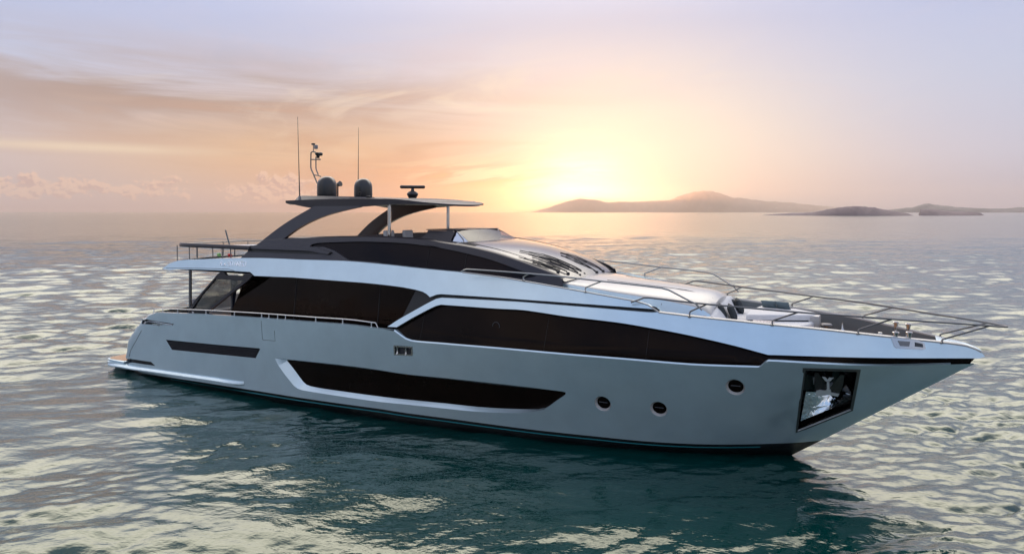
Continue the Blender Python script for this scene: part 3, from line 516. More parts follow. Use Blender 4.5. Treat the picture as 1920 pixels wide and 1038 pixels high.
# ================================================================== SEA
def sea():
    rng = np.random.default_rng(11)
    def tile(N, L, lmin, lmax, wind, spread, slope, chop):
        k = 2 * np.pi * np.fft.fftfreq(N, L / N); KX, KY = np.meshgrid(k, k); K = np.hypot(KX, KY); K[0, 0] = 1
        lam = 2 * np.pi / K; ang = np.arctan2(KY, KX) - wind
        A = np.where((lam > lmin) & (lam < lmax), K ** -2.4, 0) * (.06 + np.abs(np.cos(ang)) ** spread)
        A *= np.exp(-((np.log(lam / math.sqrt(lmin * lmax)) / np.log(lmax / lmin) * 2.2) ** 2))
        H = A * (rng.normal(size=(N, N)) + 1j * rng.normal(size=(N, N))); H[0, 0] = 0
        h = np.fft.ifft2(H); sx = np.fft.ifft2(1j * KX * H).real; sy = np.fft.ifft2(1j * KY * H).real
        s = slope / math.sqrt((sx ** 2 + sy ** 2).mean())
        cx = np.fft.ifft2(-1j * KX / K * H).real * s * chop; cy = np.fft.ifft2(-1j * KY / K * H).real * s * chop
        return h.real * s, cx, cy, L, N
    def samp(T, x, y, rot):
        h, cx, cy, L, N = T; c, s = math.cos(rot), math.sin(rot)
        u = (x * c + y * s) / L * N; v = (-x * s + y * c) / L * N
        i = np.floor(u).astype(int); j = np.floor(v).astype(int); fu = u - i; fv = v - j
        def bw(f): return ((1 - f) ** 3 / 6, (3 * f ** 3 - 6 * f ** 2 + 4) / 6, (-3 * f ** 3 + 3 * f ** 2 + 3 * f + 1) / 6, f ** 3 / 6)
        wu, wv = bw(fu), bw(fv)
        ii = [(i + k) % N for k in (-1, 0, 1, 2)]; jj = [(j + k) % N for k in (-1, 0, 1, 2)]
        def s_(a):
            r_ = 0
            for b_ in range(4):
                q_ = 0
                for a_ in range(4): q_ = q_ + a[jj[b_], ii[a_]] * wu[a_]
                r_ = r_ + q_ * wv[b_]
            return r_
        X, Y = s_(cx), s_(cy)
        return s_(h), X * c - Y * s, X * s + Y * c
    front = np.arange(-rad(41), rad(41), .00135); side_ = np.arange(rad(41), rad(80), .005); rest = np.linspace(rad(80), 2 * math.pi - rad(80), 200)
    th = np.concatenate([-side_[::-1], front, side_, rest[:-1]]); n = len(th)
    r = [2.0]
    while r[-1] < 9: r.append(r[-1] * 1.025)
    while r[-1] < 170: r.append(r[-1] * 1.0044)
    while r[-1] < 28000: r.append(r[-1] * 1.014)
    r = np.array(r); R, TH = np.meshgrid(r, th, indexing='ij')
    X = R * np.sin(TH); Y = R * np.cos(TH)
    SP = np.gradient(r)[:, None] * np.ones_like(X); dth = np.diff(np.append(th, th[0] + 2 * math.pi)); dth = np.maximum(dth, np.roll(dth, 1)); dth = np.maximum(dth, np.maximum(np.roll(dth, 1), np.roll(dth, -1)))
    SP = np.maximum(SP, R * dth[None, :])
    # calmer and livelier patches, flat slick astern of the boat
    def patch(seed, L, rot):
        g = np.random.default_rng(seed); N = 128; k = np.fft.fftfreq(N) * N; KX, KY = np.meshgrid(k, k)
        F = np.exp(-(np.hypot(KX, KY) / 9) ** 2) * (g.normal(size=(N, N)) + 1j * g.normal(size=(N, N)))
        p = np.fft.ifft2(F).real; p /= p.std(); return samp((p, p, p, L, N), X, Y, rot)[0]
    pa = 1 / (1 + np.exp(-2.0 * patch(3, 160, .4)))
    slick = np.exp(-(((X + 15) / 8.5) ** 2 + ((Y - 19) / 8) ** 2))
    slick = np.maximum(slick, np.exp(-(((X + 1.5) / 8.5) ** 2 + ((Y - 14.8) / 5) ** 2)))
    calm = (.74 + .26 * pa) * (1 - .70 * slick)
    bx, by = math.cos(rad(29.4)), -math.sin(rad(29.4)); ox, oy = 7.15 - 12 * bx, 16.96 - 12 * by
    la = np.clip((X - ox) * bx + (Y - oy) * by, -12, 11); dh = np.hypot(X - ox - la * bx, Y - oy - la * by)
    lee = .35 + .65 / (1 + np.exp(-(dh - 4.2) * 1.6))
    calm = calm * lee
    Zt = np.zeros_like(X); DX = np.zeros_like(X); DY = np.zeros_like(X)
    for (T, rot, lm, am) in ((tile(512, 150, 3.2, 16, 1.5, 4, .050, .9), .2, 7, lee), (tile(512, 47, .7, 3.0, 2.25, 5, .20, 1.1), -.5, 1.3, calm),
                             (tile(768, 17, .18, .85, .85, 2.5, .27, .8), .9, .42, np.maximum(calm, .72 * (1 - .7 * slick)) * (1 - .6 * slick))):
        h, a, b = samp(T, X, Y, rot); w = np.clip(lm / SP / 2.2 - .6, 0, 1) * am
        Zt += h * w; DX += a * w; DY += b * w
    X = X + DX; Y = Y + DY
    co = np.empty((len(r) * n + 1, 3)); co[:-1, 0] = X.ravel(); co[:-1, 1] = Y.ravel(); co[:-1, 2] = Zt.ravel() + SEA_Z; co[-1] = (0, 0, SEA_Z)
    a = np.arange(len(r) - 1)[:, None] * n; b = np.arange(n)[None, :]; b2 = (b + 1) % n
    q = np.stack([a + b, a + n + b, a + n + b2, a + b2], -1).reshape(-1, 4)
    tri = np.stack([np.full(n, len(co) - 1), np.arange(n), (np.arange(n) + 1) % n], -1)
    me = bpy.data.meshes.new('sea'); me.vertices.add(len(co)); me.vertices.foreach_set('co', co.ravel())
    nl = q.size + tri.size; me.loops.add(nl); me.loops.foreach_set('vertex_index', np.concatenate([q.ravel(), tri.ravel()]))
    st = np.concatenate([np.arange(len(q)) * 4, len(q) * 4 + np.arange(len(tri)) * 3])
    me.polygons.add(len(st)); me.polygons.foreach_set('loop_start', st)
    me.polygons.foreach_set('use_smooth', np.ones(len(st), bool)); me.update(calc_edges=True)
    o = bpy.data.objects.new('sea', me); C.objects.link(o); tag(o, kind='structure')
    m = bpy.data.materials.new('sea_water'); m.use_nodes = True; t = NT(m.node_tree); bs = m.node_tree.nodes['Principled BSDF']
    ge = t.n('ShaderNodeNewGeometry'); pos = ge.outputs['Position']
    rd_ = t.n('ShaderNodeVectorMath', operation='LENGTH'); t.link(pos, rd_.inputs[0])
    t.link((t.smooth(V(t, rd_.outputs['Value']), 60, 420) * .03 + .095).o, bs.inputs['Roughness'])
    bs.inputs['IOR'].default_value = 1.8; bs.inputs['Roughness'].default_value = .095; bs.inputs['Specular Tint'].default_value = (.96, .99, .82, 1)
    nz = t.noise(pos, .05, 3, .5)
    c = t.ramp(nz, [(.3, (.0001, .025, .025)), (.7, (.0002, .037, .031))]); t.link(c.o, bs.inputs['Base Color'])
    mp = t.n('ShaderNodeMapping'); mp.inputs['Rotation'].default_value = (0, 0, .35); mp.inputs['Scale'].default_value = (1, 1.9, 1); t.link(pos, mp.inputs[0])
    n1 = t.noise(mp.outputs[0], 1.1, 4, .55, .3)
    n2 = t.noise(mp.outputs[0], 5.5, 3, .5, .4)
    b1 = t.n('ShaderNodeBump'); b1.inputs['Strength'].default_value = 1; b1.inputs['Distance'].default_value = .045; t.link(n1.o, b1.inputs['Height'])
    b2_ = t.n('ShaderNodeBump'); b2_.inputs['Strength'].default_value = 1; b2_.inputs['Distance'].default_value = .007; t.link(n2.o, b2_.inputs['Height'])
    far = t.smooth(t.m('SQRT', V(t, t.n('ShaderNodeVectorMath', operation='DOT_PRODUCT').outputs['Value'])), 55, 190)
    dn = [x for x in m.node_tree.nodes if x.bl_idname == 'ShaderNodeVectorMath'][0]; t.link(pos, dn.inputs[0]); t.link(pos, dn.inputs[1])
    n0 = t.noise(mp.outputs[0], .85, 5, .55, .2)
    b0 = t.n('ShaderNodeBump'); b0.inputs['Distance'].default_value = .48; wp = t.smooth(t.noise(mp.outputs[0], .012, 4, .6, .5), .3, .7); t.link((n0 * far * (wp * .8 + .4)).o, b0.inputs['Height']); nzc = t.n('ShaderNodeTexNoise'); nzc.inputs['Scale'].default_value = .8; nzc.inputs['Detail'].default_value = 4; t.link(mp.outputs[0], nzc.inputs['Vector'])
    sb = t.n('ShaderNodeVectorMath', operation='SUBTRACT'); t.link(nzc.outputs['Color'], sb.inputs[0]); sb.inputs[1].default_value = (.5, .5, .5)
    ml = t.n('ShaderNodeVectorMath', operation='MULTIPLY'); t.link(sb.outputs[0], ml.inputs[0]); ml.inputs[1].default_value = (.32, .55, 0)
    sc_ = t.n('ShaderNodeVectorMath', operation='SCALE'); t.link(ml.outputs[0], sc_.inputs[0]); t.link((far * (wp * .7 + .5)).o, sc_.inputs[3])
    av = t.n('ShaderNodeVectorMath', operation='ADD'); t.link(sc_.outputs[0], av.inputs[0]); t.link(ge.outputs['Normal'], av.inputs[1])
    nv = t.n('ShaderNodeVectorMath', operation='NORMALIZE'); t.link(av.outputs[0], nv.inputs[0]); t.link(nv.outputs[0], b1.inputs['Normal'])
    n3 = t.noise(mp.outputs[0], 15.0, 2, .5, .3); b3 = t.n('ShaderNodeBump'); b3.inputs['Distance'].default_value = .0012; t.link(n3.o, b3.inputs['Height'])
    t.link(b1.outputs[0], b3.inputs['Normal']); t.link(b3.outputs[0], b2_.inputs['Normal']); t.link(b2_.outputs[0], bs.inputs['Normal'])
    me.materials.append(m)
SEA_Z = -.05
sea()

# ================================================================== far islands
def island(name, label_kind, D_, az0, az1, prof, depth, seed, bump, base):
    """prof: heights in metres along the ridge from az0 to az1 (degrees from straight ahead)"""
    rng = np.random.default_rng(seed); nu, nv = 260, 40
    ph = rng.uniform(0, 6.28, (3, 12)); vs_ = []
    for i in range(nu):
        u = i / (nu - 1); az_ = rad(az0 + (az1 - az0) * u)
        h = float(np.interp(u, *zip(*prof)))
        for j in range(nv):
            v = j / (nv - 1); d = D_ + depth * (v - .5)
            rough = sum(math.sin((u * (az1 - az0) * 2.1 + v * 1.7) * (k + 1.3) * 1.9 + ph[0, k]) * math.cos((v * 3 - u) * (k + 1) * 2.3 + ph[1, k]) / (k + 1) for k in range(12))
            ridge = math.sin(math.pi * min(1, v * 1.0)) ** .8
            vs_.append((d * math.sin(az_), d * math.cos(az_), SEA_Z - 1.2 + h * ridge * (1 + bump * rough) + 1.2 * ridge))
    fs = [(i * nv + j, (i + 1) * nv + j, (i + 1) * nv + j + 1, i * nv + j + 1) for i in range(nu - 1) for j in range(nv - 1)]
    o = MB().add(vs_, fs).build(name, base); tag(o, kind='structure'); return o
def land(name, a, b, town):
    m = bpy.data.materials.new(name); m.use_nodes = True; t = NT(m.node_tree); bs = m.node_tree.nodes['Principled BSDF']
    ge = t.n('ShaderNodeNewGeometry'); nz = t.noise(ge.outputs['Position'], .012 if not town else .003, 6, .65)
    c = t.ramp(nz, [(.35, a), (.65, b)])
    if town:
        vo = t.n('ShaderNodeTexVoronoi'); vo.inputs['Scale'].default_value = .009; t.link(ge.outputs['Position'], vo.inputs[0])
        f = t.m('LESS_THAN', V(t, vo.outputs['Distance']), .17) * t.smooth(t.noise(ge.outputs['Position'], .0007, 2, .5), .52, .6)
        c = t.mix(f, c, (.75, .72, .68, 1))
    t.link(c.o, bs.inputs['Base Color']); bs.inputs['Roughness'].default_value = .95; MATS[name] = m
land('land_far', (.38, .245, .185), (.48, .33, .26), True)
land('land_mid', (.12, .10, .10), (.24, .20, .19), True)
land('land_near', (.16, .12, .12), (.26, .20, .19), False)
def azp(px): return math.degrees(math.atan((px - 960) / 1280))
def hp(px_h, d): return px_h * d / 1280
def prof(px0, px1, D_, pts): return [((azp(x) - azp(px0)) / (azp(px1) - azp(px0)), hp(y, D_)) for x, y in pts]
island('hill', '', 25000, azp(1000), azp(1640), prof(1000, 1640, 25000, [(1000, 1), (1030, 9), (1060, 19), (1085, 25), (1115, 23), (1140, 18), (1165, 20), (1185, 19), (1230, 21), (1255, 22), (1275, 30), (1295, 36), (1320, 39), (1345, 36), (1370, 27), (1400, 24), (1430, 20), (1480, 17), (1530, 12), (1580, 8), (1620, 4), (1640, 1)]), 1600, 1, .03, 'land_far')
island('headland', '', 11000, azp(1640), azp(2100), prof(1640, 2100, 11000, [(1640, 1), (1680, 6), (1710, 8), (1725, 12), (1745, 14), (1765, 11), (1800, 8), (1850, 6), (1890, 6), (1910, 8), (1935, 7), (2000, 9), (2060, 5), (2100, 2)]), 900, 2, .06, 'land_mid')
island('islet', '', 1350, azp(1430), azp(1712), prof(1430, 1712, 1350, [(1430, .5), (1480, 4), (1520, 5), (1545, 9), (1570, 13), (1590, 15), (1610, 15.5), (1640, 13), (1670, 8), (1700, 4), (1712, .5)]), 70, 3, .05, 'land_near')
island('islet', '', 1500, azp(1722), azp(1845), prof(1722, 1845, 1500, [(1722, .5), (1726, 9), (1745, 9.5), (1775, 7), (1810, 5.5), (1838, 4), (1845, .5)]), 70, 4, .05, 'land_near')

# ================================================================== YACHT
TH = rad(29.4)
FW = Vector((math.cos(TH), -math.sin(TH), 0))
yacht = empty('motor_yacht', Vector((7.15, 16.96, 0)) - FW * 12, -TH)
tag(yacht, 'long silver and black motor yacht lying still on the green sea', 'yacht')
Y = yacht
def part(mb, name, m, parent=None, **k): return mb.build(name, m, parent or Y, **k)
def sides(mb, name, m, parent=None, **k):
    """one part on each side of the boat"""
    return mb.build(name, m, parent or Y, **k), mb.mirrored().build(name, m, parent or Y, **k)

# ---------- hull
boot = [p for p in D['boot'] if p[0] > -10.6]; boot = [(-11.74, boot[0][1] - .01)] + boot
boot[-1] = (stem(boot[-1][1]), boot[-1][1])
aft_edge = [(XA(max(.2, z)), z) for z in np.linspace(2.27, boot[0][1] + .04, 14)]
HT = [(x, z - .032) for x, z in D['hulltop']]
outline = boot + [(stem(z), z) for z in np.linspace(.6, 2.5, 12)] + HT + [p for p in D['bulwtop'] if p[0] < 1.7 and p[0] > -9.5] + aft_edge
def circ(c, r, n=28): return [(c[0] + r * math.cos(2 * math.pi * i / n), c[1] + r * math.sin(2 * math.pi * i / n)) for i in range(n)]
ports = [(D['port%d' % i], r) for i, r in enumerate((.20, .20, .205))]
slot = [(max(x, XA(z) + .03), z) for x, z in D['slot']]
faft = [(max(x, XA(z) + .05), z) for x, z in D['fair_aft']]
slot = clean(slot); faft = clean(faft)
holes = [D['win_outer'], D['vent'], D['anchor'], D['fair_mid'], slot, faft] + [circ(c, r) for c, r in ports]
h = panel(S1, outline, holes, 0, .2)
h.add(*(lambda q: (q.v, q.f))((lambda A: grid([A, [(x, y + .03, z + .032) for x, y, z in A], [(x, y + .16, z + .030) for x, y, z in A]]))(on(S1, [p for p in HT if p[0] < 15.3]))))
h.add(*(lambda q: (q.v, q.f))(lip(S1, D['bulwtop'], .14, .0)))
bt = on(S1, D['bulwtop'], .14); h.add(*(lambda q: (q.v, q.f))(strip(bt, [(x, -(S1(x, 1.7) - .16), 1.7) for x, y, z in bt])))
hull = h.both()
rows = []
for z in [2.3] + list(np.linspace(2.2, -.06, 10)):
    w = S1(XA(max(.2, z)) + .001, z); rows.append([(XA(max(.2, z)) + .001 - .12 * (1 - (2 * k / 10 - 1) ** 2), w * (2 * k / 10 - 1), z) for k in range(11)])
g_ = grid(rows); hull.add(g_.v, g_.f)
hull = part(hull, 'hull', 'silver_paint')
af = panel(S1, boot + [(stem(z), z) for z in np.linspace(.35, -.8, 6)] + [(-11.74, -.8)], (), 0, .4)
b_ = on(S1, boot)
part(af.both(), 'boot_top', 'antifoul')
tl = [(x, z - .075) for x, z in boot if -9 < x < 11.3]
part(panel(S1, tl + [(x, z - .028) for x, z in reversed(tl)], (), -.006, 5).both(), 'waterline_stripe', 'teal_line')
# hull windows
ring = panel(S1, D['win_outer'], [D['win_inner']], 0.0, rim=.13)
gl = panel(S1, inset(clean(D['win_inner']), -.02), (), .135, .3)
for mb, rg in ((gl, ring), (gl.mirrored(), ring.mirrored())):
    w = mb.build('hull_window', 'bronze_glass', Y); rg.build('window_surround', 'silver_paint', w, angle=20)
# portholes
for c, r in ports:
    ringp = panel(S1, circ(c, r), [circ((c[0], c[1] + .012), r * .80)], 0, rim=.07)
    gp = panel(S1, circ((c[0], c[1] + .012), r * .82), (), .07, .2)
    bar = tube(on(S1, [(c[0] - r * .5, c[1] + .03), (c[0] + r * .5, c[1] + .02)], .05), .012)
    for f in (lambda q: q, lambda q: q.mirrored()):
        p_ = f(gp).build('porthole', 'bronze_glass', Y); f(ringp).build('porthole_rim', 'gelcoat', p_); f(bar).build('porthole_bar', 'dark_inner', p_)
# engine-room vent with slats, stern slot
vi = inset(clean(D['vent']), .03)
sl = MB()
vc = D['vent_c']
for i in range(6):
    v = (i + .6) / 6.2
    pts = [tuple((vc[0][k] * (1 - u) + vc[1][k] * u) * (1 - v) + (vc[3][k] * (1 - u) + vc[2][k] * u) * v for k in (0, 1)) for u in np.linspace(.012, .988, 14)]
    q = lip(S1, pts, -.034, -.02, .046); sl.add(q.v, q.f)
vr = panel(S1, D['vent'], [vi], 0, rim=.045); vb = panel(S1, vi, (), .05, .3)
for f in (lambda q: q, lambda q: q.mirrored()):
    v_ = f(vb).build('vent', 'dark_inner', Y); f(vr).build('vent_frame', 'dark_paint', v_); f(sl).build('vent_slats', 'dark_paint', v_)
q = panel(S1, inset(slot, -.015), (), .06, .3); q2 = lip(S1, slot + slot[:1], .07); q.add(q2.v, q2.f)
sides(q, 'stern_slot', 'black_matt')
# mooring fairleads amidships and aft
fm = clean(D['fair_mid']); q = panel(S1, inset(fm, -.01), (), .10, .3); q2 = lip(S1, fm + fm[:1], .10); q.add(q2.v, q2.f)
fr_ = panel(S1, inset(fm, -.035), [inset(fm, .005)], -.008, rim=-.008)
ro = []
for x in (1.79, 2.09):
    y = -S1(x, 2.09) + .045; ro.append( lathe([(.045, 0), (.03, .05), (.026, .10), (.03, .15), (.045, .2)], 12, (x, y, 1.99)))
for f in (lambda q: q, lambda q: q.mirrored()):
    p_ = f(q).build('mooring_fairlead', 'dark_inner', Y); f(fr_).build('fairlead_frame', 'chrome', p_); [f(r0).build('roller', 'chrome', p_) for r0 in ro]
q = panel(S1, inset(faft, -.012), (), .09, .3); q2 = lip(S1, faft + faft[:1], .09); q.add(q2.v, q2.f)
low = [(-9.55, 1.905), (-9.1, 1.915), (-8.75, 1.985), (-8.30, 1.99), (-8.29, 2.005), (-8.8, 2.012), (-9.3, 1.985), (-9.62, 1.93)]
pl = panel(S1, low, (), -.012, .3)  # chrome plate added for the bright sky seen through the opening
bar = tube(on(S1, [(-10.05, 1.93), (-9.75, 2.0), (-9.3, 2.015), (-8.75, 2.0), (-8.3, 1.997)], -.02), .018)
po = lathe([(.06, 0), (.035, .03), (.03, .09), (.05, .13)], 12, (-10.02, -S1(-10.02, 1.95) + .02, 1.90))
for f in (lambda q: q, lambda q: q.mirrored()):
    p_ = f(q).build('stern_fairlead', 'dark_inner', Y); f(pl).build('sky_gap_plate', 'chrome', p_); f(bar).build('guard_bar', 'chrome', p_); f(po).build('roller', 'chrome', p_)
# thin shut-lines: boarding gate, stern crease
g1 = MB()
for pts in (D['door_line'][:6], ):
    q = tube(on(S1, pts, .0), .006, 5); g1.add(q.v, q.f)
sides(g1, 'gate_seam', 'black_matt')
sides(tube(on(S1, D['crease'], -.001), .008, 5), 'corner_seam', 'dark_paint')
# rubbing strake along the stern quarter, swimming platform
stk = [p for p in D['strake'] if p[0] > -11.1]
stk = [(-12.45, .10), (-12.0, .12), (-11.6, .14)] + stk
R_ = []
for i, (x, z) in enumerate(stk):
    k = 1 if i < len(stk) - 3 else (.75, .4, .05)[i - len(stk) + 3]
    y = -S1(max(x, XA(.2) + .42), z) if x < XA(.2) + .42 else -S1(x, z)
    if i == 0: k = .3
    R_.append([(x, y + .02, z + .10), (x, y - .05 * k, z + .085), (x, y - .12 * k, z + .02), (x, y - .12 * k, z - .02), (x, y - .05 * k, z - .05), (x, y + .02, z - .055)])
sides(grid(R_), 'rub_strake', 'silver_paint', angle=25)
plat = [(-11.45, -2.97)]
for q_ in np.linspace(0, 1, 7): plat.append((-12.35 - .42 * math.sin(q_ * math.pi / 2), -(2.99 - .42 * (1 - math.cos(q_ * math.pi / 2)))))
plan = plat + [(x, -y) for x, y in reversed(plat)]
sp_ = []
for dz, d in ((-.06, .28), (.12, .10), (.20, .0), (.235, .0), (.26, .05), (.33, .01), (.335, .03)): sp_.append([(x, y, dz) for x, y in inset(plan, d)])
m_ = MB(); n_ = len(plan); vs_ = [p for r_ in sp_ for p in r_]
m_.add(vs_, [(i * n_ + k, i * n_ + (k + 1) % n_, (i + 1) * n_ + (k + 1) % n_, (i + 1) * n_ + k) for i in range(len(sp_) - 1) for k in range(n_)] + [tuple((len(sp_) - 1) * n_ + k for k in range(n_)), tuple(range(n_ - 1, -1, -1))])
sw = part(m_, 'swim_platform', 'silver_paint', angle=25)
prism(inset(plan, .09), .336, .345).build('teak_pad', 'teak', sw)

# ---------- anchor pocket (mirror steel, open to the side)
an = clean(D['anchor'])
def SP(x, z): return S1(x, z) - min(.54, .72 * S1(x, z))
ap = strip(on(S1, an + an[:1]), on(SP, an + an[:1]))
bk = panel(SP, inset(an, -.01), (), -.005, .3)
fl_ = panel(S1, inset(an, -.05), [inset(an, .012)], -.010, rim=-.010)
# the polished splash plate in the lower half and the anchor: two broad flukes, crown and shank
def slab(pts, off, th):
    pts = [tuple(p) for p in pts]
    a = on(S1, pts, off); b = on(S1, pts, off + th); n = len(a)
    return MB().add(a + b, [tuple(range(n)), tuple(range(2 * n - 1, n - 1, -1))] + [(i, (i + 1) % n, n + (i + 1) % n, n + i) for i in range(n)])
sp4 = D['splash']
splash = grid([[tuple((sp4[0][k] * (1 - u) + sp4[1][k] * u) * (1 - v) + (sp4[3][k] * (1 - u) + sp4[2][k] * u) * v for k in (0, 1)) for u in np.linspace(0, 1, 9)] for v in np.linspace(0, 1, 7)][0:0] or [[(x, -(S1(x, z) - min(.50 - .46 * v, .66 * S1(x, z))), z) for x, z in [tuple((sp4[0][k] * (1 - u) + sp4[1][k] * u) * (1 - v) + (sp4[3][k] * (1 - u) + sp4[2][k] * u) * v for k in (0, 1)) for u in np.linspace(0, 1, 9)]] for v in np.linspace(0, 1, 7)])
fl1 = slab(D['fluke_a'], .06, .05); fl2 = slab(D['fluke_b'], .06, .05); crown_ = slab(D['crown'], .03, .07)
shank = slab(D['shank'], .015, .05); head = slab(D['shackle'], .03, .05); pin = slab(D['pin'], .2, .03)
ap.add(bk.v, bk.f)
sill = tube(on(S1, D['sill'], .006), .016, 8)
for f in (lambda q: q, lambda q: q.mirrored()):
    p_ = f(ap).build('anchor_pocket', 'black_gloss', Y, smooth=False)
    f(fl_).build('pocket_frame', 'steel', p_); f(splash).build('splash_plate', 'ripple_steel' if 'ripple_steel' in MATS else 'chrome', p_)
    f(sill).build('pocket_sill', 'polished', p_)
    a_ = f(crown_).build('anchor', 'polished', Y, angle=15)
    f(fl1).build('fluke', 'steel_dark' if 'steel_dark' in MATS else 'dome_paint', a_, angle=15); f(fl2).build('fluke', 'dome_paint', a_, angle=15)
    f(shank).build('shank', 'polished', a_, angle=15); f(head).build('shackle', 'polished', a_, angle=15); f(pin).build('bow_pin', 'polished', a_, angle=15)

# ---------- long main-deck window with the groove running to the bow
def SB(x, z):
    w = min(S2(x, z) - .12, S1(x, 2.6) - .04)
    w = min(w, S1(x, z) - .03)
    return max(0.0, w)
wb = clean(D['hulltop'] + list(reversed(D['capbot'])))
wb = [p for p in wb if p[0] < 15.58]
cut = inset(wb, -.07)
mw = panel(SB, cut, (), 0, .25)
w_, w2_ = sides(mw, 'main_window', 'bronze_glass')
for w in (w_, w2_):
    s = 1 if w is w_ else -1
    rg = tube([(4.9 + .105 * math.cos(a), s * (-SB(4.9, 3.0) - .004), 3.0 + .105 * math.sin(a)) for a in np.linspace(0, 6.283, 25)], .008, 6)
    rg.build('hatch_ring', 'dark_inner', w)
    for xj in (2.6, 6.35, 8.9):
        zz = np.linspace(2.5, 3.3, 8); zz = [z for z in zz if inside(np.array([xj]), np.array([z]), wb)[0]]
        if len(zz) > 2: tube([(xj, s * (-SB(xj, z) - .002), z) for z in zz], .004, 5).build('pane_joint', 'black_matt', w)
# ---------- upper bulwark between window and rail
cp = clean(D['capbot'] + [p for p in D['midtop'] if p[0] > 1.4] + [p for p in D['caprail'] if p[0] > 9.2])
ub = panel(S2, cp, (), 0, .2)
for pts, dy, dz in ((D['capbot'], .10, 0), (D['midtop'], .10, 0)):
    q = lip(S2, pts, dy, dz); ub.add(q.v, q.f)
cr = [p for p in D['caprail'] if p[0] < 15.79]
def inn(x): return min(.10, max(.0, S2(x, 3.0) * .6))
a = on(S2, cr); b = [(x, y + inn(x), z + .004) for x, y, z in a]
DECK = 2.85
c_ = [(x, min(0, y + .015), DECK if x < 14.9 else z - .05) for x, y, z in b]
q = grid([b, c_])
sides(ub, 'upper_bulwark', 'silver_paint'); sides(q, 'inner_bulwark', 'grey_inner')
rl = []
for (x, y, z), (x2, y2, z2) in zip(a, b):
    rl.append([(x, y - .006, z - .02), (x, y - .008, z + .012), (x, y + .02, z + .026), (x2, y2 - .01, z2 + .026), (x2, y2 + .008, z2 + .008), (x2, y2 + .006, z2 - .02)])
sides(grid(rl), 'cap_rail', 'gelcoat')  # pale gelcoat puts the sky's highlight on the silver cap into its colour
# nose of the foredeck
ns = [(x, -y, z) for x, y, z in a if x > 14.85]
rows = [[(x, y * k, z + .012 + .03 * (1 - k * k)) for k in np.linspace(-1, 1, 9)] for x, y, z in [(x, abs(y), z) for x, y, z in ns]]
part(grid(rows), 'bow_nose', 'silver_paint')
part(tube([(14.99, y, 3.118 + .02 * (1 - (y / .34) ** 2)) for y in np.linspace(-.33, .33, 9)], .008, 6), 'nose_seam', 'dark_inner')
# ---------- fashion plate / flybridge wing
wp = clean(D['wingtop'] + D['wingbot'])
wg = panel(S2, wp, (), 0, .2)
q = lip(S2, D['wingtop'], .16, 0); wg.add(q.v, q.f)
wt_in = on(S2, [p for p in D['wingtop'] if p[0] > 3.4], .16); q = strip(wt_in, [(x, y + .03, min(z, 3.5)) for x, y, z in wt_in]); wg.add(q.v, q.f)
q = lip(S2, D['wingbot'], .22, 0); wg.add(q.v, q.f)
wings = sides(wg, 'side_wing', 'silver_paint')
# pale tube along the forward wing, its lit edge put into the colour
ed = [p for p in D['wingtop'] if p[0] > 3.6]
sides(tube(on(S2, ed, .012), .022, 8), 'wing_lit_edge', 'gelcoat')
# crease line near the tip of the overhang
cl = [(-9.2, 3.955), (-8.0, 4.0), (-6.5, 4.045), (-5.75, 4.055), (-5.45, 4.02), (-5.3, 3.93)]
sides(tube(on(S2, cl, .0), .009, 5), 'overhang_seam', 'dark_inner')
# black recess behind the slim groove over the window
gv = clean([p for p in D['midtop'] if p[0] > 1.55] + [p for p in D['wingbot'] if p[0] > 2.2])
sides(panel(lambda x, z: S2(x, z) - .085, inset(gv, -.05), (), 0, .3), 'groove', 'black_matt')
# ---------- flybridge deck slab / cockpit roof joining both wings
wtop = _spl([p[0] for p in D['wingtop'][::4] if p[0] < 6], [p[1] for p in D['wingtop'][::4] if p[0] < 6])
rows_t, rows_b = [], []
for x in np.linspace(-9.42, 2.5, 40):
    zt_ = wtop(x); zb_ = max(3.9, min(zt_ - .02, 3.93))
    fade = max(0, min(1, (-6.5 - x) / 2.9))
    rt, rb = [], []
    for k in np.linspace(-1, 1, 21):
        w = S2(x, zt_) - .02; wb_ = S2(x, zb_) - .02
        xx = x - .75 * (1 - k * k) * fade
        rt.append((xx, w * k, zt_ - .012 - .0 * k)); rb.append((xx, wb_ * k, zb_))
    rows_t.append(rt); rows_b.append(rb)
dk = grid(rows_t); q = grid(rows_b); dk.add(q.v, q.f); q = grid([rows_t[0], rows_b[0]]); dk.add(q.v, q.f)
part(dk, 'flybridge_deck', 'gelcoat')
# aft edge strip in paint
q = []
for k in np.linspace(-1, 1, 31):
    f_ = .75 * (1 - k * k); w = S2(-9.42, 3.92)
    q.append([(-9.43 - f_, w * k, 3.90), (-9.44 - f_, w * k, 3.925), (-9.25 - f_ * .98, w * k * .99, 4.03), (-9.0 - f_ * .93, w * k * .985, 4.13), (-8.55 - f_ * .8, w * k * .97, 4.262)])
part(grid(q), 'overhang_lip', 'silver_paint', angle=60)

# ---------- saloon: dark glass behind the side deck
sg = [(-5.9, 1.7), (-5.9, 2.6), (-5.55, 3.3), (-5.2, 4.1), (4.4, 4.1), (4.4, 1.9), (3.2, 1.7)]
sal = sides(panel(SG, sg, (), 0, .5), 'saloon_window', 'bronze_glass')
for s, w in zip((1, -1), sal):
    for x in (-2.9, .6):
        tube([(x, -s * (SG(x, 1.8) + .003), 1.8), (x, -s * (SG(x, 4.1) + .003), 4.1)], .012, 6).build('mullion', 'black_matt', w)
part(MB().add([(-5.9, -2.5, 1.7), (-5.9, 2.5, 1.7), (-5.5, 2.35, 4.0), (-5.5, -2.35, 4.0)], [(0, 1, 2, 3)]), 'saloon_door', 'smoked_pane')
sides(grid([[(2.75, -2.2, z), (2.75, -2.6, z)] for z in (1.8, 3.0, 4.2)]), 'deck_bulkhead', 'black_matt')
